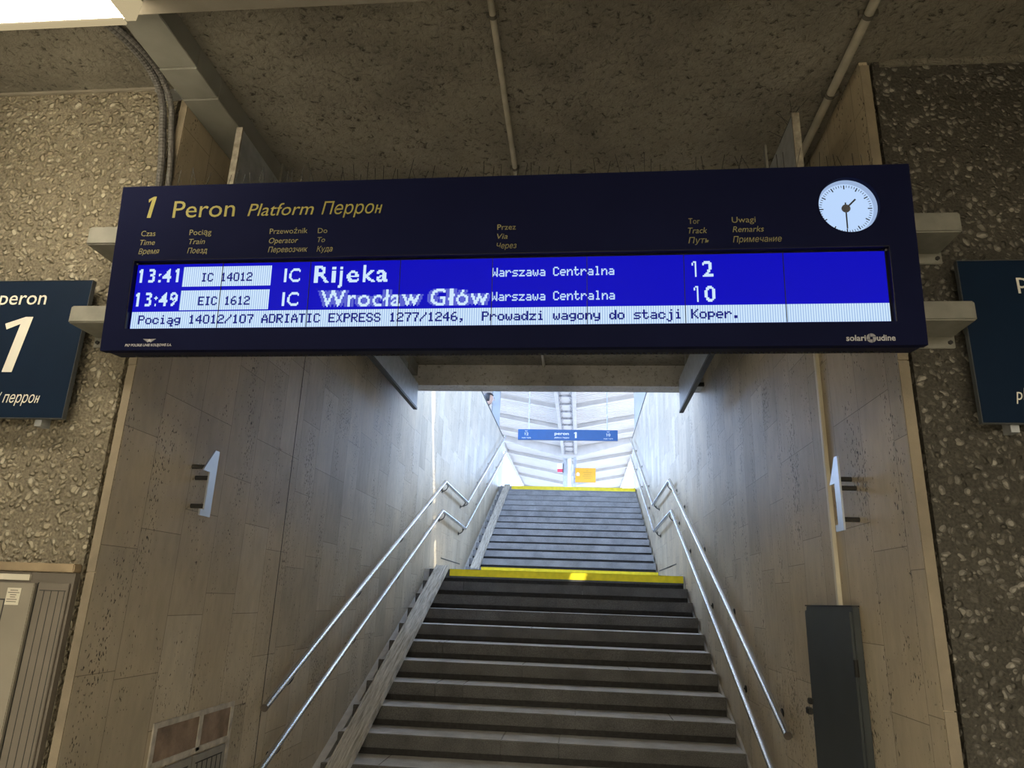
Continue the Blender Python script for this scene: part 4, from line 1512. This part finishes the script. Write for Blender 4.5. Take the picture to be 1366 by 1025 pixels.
# ------------------------------------------------------------------ left wall: kiosk shutter cabinet
t = thing('metal_cabinet', 'grey beige metal cabinet against the left pebble wall at the lower left', 'cabinet', (-2.2, 0, 0))
MB().box(-3.0, -1.642, -0.03, -0.001, 0, 1.655).build('cabinet_body', 'cab2', t)
MB().box(-3.0, -1.64, -0.05, -0.001, 1.657, 1.69).build('top_ledge', 'ledge', t, bevel=0.004)
MB().box(-2.6, -1.825, -0.042, -0.03, 1.622, 1.645).build('white_strip', 'paper', t)
d = MB().box(-2.75, -1.79, -0.05, -0.031, 0.02, 1.612).build('door', 'cab', t, bevel=0.003)
m = MB()
for a, b_, c, e in ((-2.70, -1.862, 1.545, 1.55), (-1.905, -1.90, 0.05, 1.545)):
    m.box(a, b_, -0.0508, -0.049, c, e)
m.build('panel_groove', 'dark', d)
m = MB()
m.box(-1.79, -1.785, -0.034, -0.030, 0.02, 1.615)
m.build('door_gap', 'black', t)
st = MB().box(-1.898, -1.840, -0.052, -0.050, 1.528, 1.592).build('sticker', 'paper', d)
m = MB()
for k, (a, b_) in enumerate(((-1.885, -1.853), (-1.893, -1.845), (-1.882, -1.856), (-1.880, -1.858), (-1.893, -1.850), (-1.893, -1.852))):
    z = 1.583 - k * 0.0085
    m.box(a, b_, -0.0526, -0.052, z - 0.0016, z + 0.0012)
m.build('sticker_print', 'print', st)
p2 = MB().box(-1.782, -1.652, -0.040, -0.030, 0.02, 1.615).build('side_panel', 'cab2', t, bevel=0.002)
m = MB()
for x in (-1.752, -1.722, -1.692, -1.666):
    m.box(x - 0.0013, x + 0.0013, -0.0408, -0.039, 0.30, 1.585)
m.box(-1.772, -1.662, -0.0408, -0.039, 1.585, 1.588)
m.build('panel_groove', 'dark', p2)

# ------------------------------------------------------------------ top of the stairs: glass screens
for x, ya, y1, lab in ((XL - 0.06, 12.35, 13.75, 'left'), (XR + 0.06, 10.9, 14.42, 'right')):
    zb = 5.42 if x < 0 else 5.50
    t = thing('glass_screen', 'pale blue opal glass screen standing on the %s stairwell parapet' % lab, 'glass screen', (x, (ya + y1) / 2, zb), 'glass screens on the parapets')
    MB().box(x - 0.006, x + 0.006, ya, y1, zb + 0.04, 7.2).build('pane', 'glass', t)
    MB().box(x - 0.02, x + 0.02, ya, y1, zb + 0.021, zb + 0.04).build('base_rail', 'dark_steel', t)
    for y in (ya + 0.012, y1 - 0.012):
        MB().box(x - 0.012, x + 0.012, y - 0.012, y + 0.012, zb + 0.041, 7.2).build('post', 'galv', t)
for side, x in (('left', XL), ('right', XR)):
    zb = 5.42 if x < 0 else 5.50
    x0, x1 = (x - 0.12, x) if x < 0 else (x, x + 0.12)
    t = MB().box(x0 - 0.01, x1 + 0.01, YL + 0.3, YE + 0.01, zb + 0.003, zb + 0.021).build('parapet_capping', 'dark_steel', None)
    tag(t, 'dark metal capping along the top of the %s stairwell parapet' % side, 'capping', 'parapet cappings')

# ------------------------------------------------------------------ platform canopy
CXm = -0.22
canopy = thing('platform_canopy', 'white butterfly platform canopy with corrugated sheets above the stair top', 'canopy', (CXm, 26, PZ))
SP, ED = 7.55, 8.10
YA, YB = 4.60, 46.0
for side, xe, nm in ((-1, -3.15, 'left'), (1, 2.68, 'right')):
    xi = CXm + side * 0.001
    m = MB()
    pitch = 0.22
    n_ = int((YB - YA) / pitch)
    prof = []
    for k in range(n_):
        y = YA + k * pitch
        prof += [(y, 0.0), (y + 0.10, 0.0), (y + 0.12, 0.06), (y + 0.20, 0.06)]
    prof.append((YB, 0.0))
    lo_i = [m.bm.verts.new((xi, y, SP + 0.10 + dz)) for y, dz in prof]
    lo_o = [m.bm.verts.new((xe, y, ED + 0.10 + dz)) for y, dz in prof]
    hi_i = [m.bm.verts.new((xi, y, SP + 0.112 + dz)) for y, dz in prof]
    hi_o = [m.bm.verts.new((xe, y, ED + 0.112 + dz)) for y, dz in prof]
    for k in range(len(prof) - 1):
        m.bm.faces.new((lo_i[k], lo_i[k + 1], lo_o[k + 1], lo_o[k]))
        m.bm.faces.new((hi_i[k], hi_i[k + 1], hi_o[k + 1], hi_o[k]))
    m.build('roof_sheet', 'canopy', canopy)
    # purlins running across, fascia along the edge
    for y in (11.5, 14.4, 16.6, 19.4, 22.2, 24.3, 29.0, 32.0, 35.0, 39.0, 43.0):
        m = MB()
        m.prism([(xi, SP - 0.03), (xe, ED - 0.03), (xe, ED + 0.10), (xi, SP + 0.10)], 'y', y - 0.05, y + 0.05)
        m.prism([(xi, SP - 0.045), (xe, ED - 0.045), (xe, ED - 0.03), (xi, SP - 0.03)], 'y', y - 0.075, y + 0.075)
        m.build('cross_beam', 'canopy_beam', canopy)
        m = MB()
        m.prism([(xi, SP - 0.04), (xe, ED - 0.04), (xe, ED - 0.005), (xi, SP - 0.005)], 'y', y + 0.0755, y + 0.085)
        m.build('beam_gap_shade', 'dirt_and_shade', canopy)  # dark strip painted in for the shadow gap below the beam
    m = MB()
    m.prism([(xi, SP - 0.36), (xe, ED - 0.10), (xe, ED + 0.10), (xi, SP + 0.10)], 'y', 25.9, 26.12)
    m.build('main_beam', 'canopy_beam', canopy)
    m = MB()
    m.prism([(xe - side * 0.12, ED - 0.06), (xe + side * 0.02, ED - 0.06), (xe + side * 0.02, ED + 0.16), (xe - side * 0.12, ED + 0.14)], 'y', YA, YB)
    m.build('edge_fascia', 'canopy_beam', canopy)
for x in (-0.42, 0.10):
    MB().box(x - 0.055, x + 0.055, YA, 25.9, SP - 0.17, SP + 0.10).build('spine_beam', 'canopy_beam', canopy)
    m = MB()
    s_ = 1 if x < 0 else -1
    m.box(x + s_ * 0.056, x + s_ * 0.080, YA, 25.9, SP - 0.16, SP - 0.12)
    for k in range(30):
        yy = 12.0 + k * 0.45
        m.tube([(x + s_ * 0.075, yy, SP - 0.14), (x + s_ * 0.135, yy + 0.22, SP - 0.14), (x + s_ * 0.075, yy + 0.44, SP - 0.14)], 0.009, 4)
    m.build('cable_run', 'dirt_and_shade', canopy)
MB().box(-0.36, 0.04, YA, 26, SP - 0.10, SP - 0.09).build('gutter_sheet', 'canopy', canopy)
for k in range(16):
    y = 12.0 + k * 0.9
    MB().box(-0.37, 0.05, y - 0.02, y + 0.02, SP - 0.16, SP - 0.11).build('rung', 'dirt_and_shade', canopy)
MB().tube([(-0.16, 26.0, PZ), (-0.16, 26.0, SP - 0.15)], 0.10, 20).build('column', 'white', canopy, smooth=True)
for x in (-0.34, 0.06):
    MB().box(x - 0.06, x + 0.06, 25.92, 26.12, PZ, SP - 0.3).build('column', 'galv', canopy)


def copy_tree(o, parent=None):
    c = o.copy()
    C.objects.link(c)
    if parent is not None:
        c.parent = parent
    for ch in [x for x in SC.objects if x.parent == o]:
        copy_tree(ch, c)
    return c


far = copy_tree(canopy)
far.location = (CXm - 9.5, 27, PZ + 0.3)
far['label'] = 'white canopy of the neighbouring platform seen beyond the left canopy edge'
far = copy_tree(canopy)
far.location = (CXm + 9.5, 27, PZ + 0.3)
far['label'] = 'white canopy of the neighbouring platform seen beyond the right canopy edge'

# hanging platform sign
t = thing('hanging_sign', 'blue platform sign hung from two rods above the top of the stairs', 'sign', (0, 14.5, 5.44))
sx0, sx1, sz0, sz1 = -1.246, 1.22, 5.445, 5.711
MB().box(sx0, sx1, 14.5, 14.56, sz0, sz1).build('sign_panel', 'blue', t, bevel=0.004)
for x in (-0.98, 0.965):
    MB().tube([(x, 14.53, sz1), (x, 14.53, 7.78 if x < 0 else 7.86)], 0.012, 8).build('hanging_rod', 'galv', t)
m = MB()
P = on(14.4985)
add_text(m, 'peron', -0.335, 0.020, 5.575, 0.075, P, 0.0, 0.02)
add_text(m, 'platform / перрон', -0.335, 0.030, 5.490, 0.036, P, 0.15, 0.01)
add_text(m, '1', 0.145, 0.215, 5.500, 0.150, P, 0.0, 0.03)
for cxs, num in ((-1.035, '12'), (0.99, '10')):
    add_text(m, 'tor', cxs - 0.035, cxs + 0.035, 5.655, 0.028, P, 0.0, 0.02)
    add_text(m, num, cxs - 0.05, cxs + 0.05, 5.555, 0.070, P, 0.0, 0.01)
    add_text(m, 'track / путь', cxs - 0.115, cxs + 0.115, 5.478, 0.036, P, 0.15, 0.01)
m.build('sign_lettering', 'white', t, fix=False)

t = thing('notice_board', 'yellow notice board beside the canopy column', 'notice', (0.5, 25.86, 6.08))
MB().box(0.08, 0.90, 25.84, 25.88, 6.24, 6.82).build('notice_panel', 'amber', t, bevel=0.004)
MB().box(0.05, 0.078, 25.85, 25.918, 6.2, 6.9).build('mounting_strip', 'dirt_and_shade', t)
m = MB()
P = on(25.838)
m.quad([P(0.13, 6.50), P(0.25, 6.50), P(0.25, 6.60), P(0.19, 6.64), P(0.13, 6.60)])
m.build('pictogram', 'white', t, fix=False)
m = MB()
for k, (a, b_) in enumerate(((0.52, 0.60), (0.40, 0.74), (0.42, 0.72), (0.38, 0.76), (0.44, 0.70))):
    z = 6.70 - k * 0.075
    m.quad([P(a, z), P(b_, z), P(b_, z + 0.022), P(a, z + 0.022)])
m.build('notice_print', 'amber_text', t, fix=False)
t = thing('notice_box', 'small white box with a red base on the left of the canopy column', 'box', (-0.52, 25.8, 6.5))
MB().box(-0.64, -0.43, 25.75, 25.9, 6.62, 6.98).build('box_shell', 'white', t, bevel=0.005)
MB().box(-0.64, -0.43, 25.745, 25.75, 6.62, 6.75).build('red_label', 'red', t)
MB().box(-0.428, -0.402, 25.75, 25.95, 6.62, 6.98).build('box_side', 'dark', t)


# ------------------------------------------------------------------ person on the platform behind the left glass
def person(label, loc, rot):
    t = thing('person', label, 'person', loc)
    t.rotation_euler = (0, 0, rot)
    t.scale = (1.05, 1.05, 1.05)
    V, E, Rd = [], [], []

    def v(p, r, link=None):
        V.append(p)
        Rd.append(r)
        if link is not None:
            E.append((link, len(V) - 1))
        return len(V) - 1
    pel = v((0, 0, 0.95), (0.155, 0.11))
    wst = v((0, -0.03, 1.10), (0.14, 0.105), pel)
    chs = v((0, -0.12, 1.28), (0.165, 0.115), wst)
    shl = v((0, -0.20, 1.40), (0.12, 0.085), chs)
    nck = v((0, -0.25, 1.46), (0.055, 0.055), shl)
    h1 = v((0, -0.29, 1.53), (0.072, 0.085), nck)
    h2 = v((0, -0.30, 1.61), (0.078, 0.095), h1)
    v((0, -0.285, 1.67), (0.05, 0.06), h2)
    for s in (-1, 1):
        a = v((s * 0.17, -0.18, 1.38), (0.06, 0.06), shl)
        b = v((s * 0.25, -0.09, 1.15), (0.045, 0.045), a)
        c = v((s * 0.19, -0.22, 1.335), (0.032, 0.032), b)
        hd = v((s * 0.14, -0.28, 1.34), (0.034, 0.018), c)
        for k in range(4):
            v((s * (0.06 + 0.006 * abs(k - 1.5)), -0.31 + (k - 1.5) * 0.019, 1.322), (0.0085, 0.0085), hd)
        v((s * 0.11, -0.235, 1.325), (0.009, 0.009), hd)
        l1 = v((s * 0.09, 0, 0.87), (0.085, 0.09), pel)
        l2 = v((s * 0.10, -0.01, 0.49), (0.058, 0.06), l1)
        l3 = v((s * 0.105, 0.02, 0.10), (0.042, 0.045), l2)
        v((s * 0.11, -0.10, 0.035), (0.04, 0.03), l3)
    me = bpy.data.meshes.new('body')
    me.from_pydata(V, E, [])
    o = bpy.data.objects.new('body', me)
    C.objects.link(o)
    o.parent = t
    sk = o.modifiers.new('skin', 'SKIN')
    for i, r in enumerate(Rd):
        me.skin_vertices[0].data[i].radius = r
        me.skin_vertices[0].data[i].use_root = (i == 0)
    o.modifiers.new('sub', 'SUBSURF').levels = 2
    o.modifiers['sub'].render_levels = 2
    for nm in ('skin', 'coat', 'trousers'):
        me.materials.append(MAT[nm])
    bpy.context.view_layer.update()
    ev = o.evaluated_get(bpy.context.evaluated_depsgraph_get())
    nm_ = bpy.data.meshes.new_from_object(ev)
    o.modifiers.clear()
    o.data = nm_
    for p in nm_.polygons:
        p.use_smooth = True
        z = p.center.z
        p.material_index = 0 if (z > 1.455 or (p.center.y < -0.235 and z < 1.365 and z > 1.29 and abs(p.center.x) > 0.03)) else (1 if z > 0.86 else 2)
    # face and hair
    m = MB()
    for (px, pz, r) in ((-0.032, 1.675, 0.010), (0.032, 1.675, 0.010)):
        m.disc((px, -0.396, pz - 0.075), r, 'y', 0.006, 12)
    m.build('eyes', 'hair', t, world=False)
    m = MB()
    m.prism([(-0.385, 1.59), (-0.412, 1.556), (-0.385, 1.548)], 'x', -0.010, 0.010)
    m.build('nose', 'skin', t, world=False)
    m = MB()
    bmesh.ops.create_uvsphere(m.bm, u_segments=20, v_segments=14, radius=0.112)
    for vv in m.bm.verts:
        vv.co = Vector((vv.co.x * 0.88, vv.co.y * 1.05 - 0.278, vv.co.z * 1.0 + 1.605))
    bmesh.ops.delete(m.bm, geom=[vv for vv in m.bm.verts if vv.co.y < -0.32 and vv.co.z < 1.65 or vv.co.z < 1.515], context='VERTS')
    m.build('hair', 'hair', t, world=False, smooth=True)


person('person in a dark coat leaning on the left parapet at the top of the stairwell', (-1.975, 12.0, PZ), math.pi / 2)
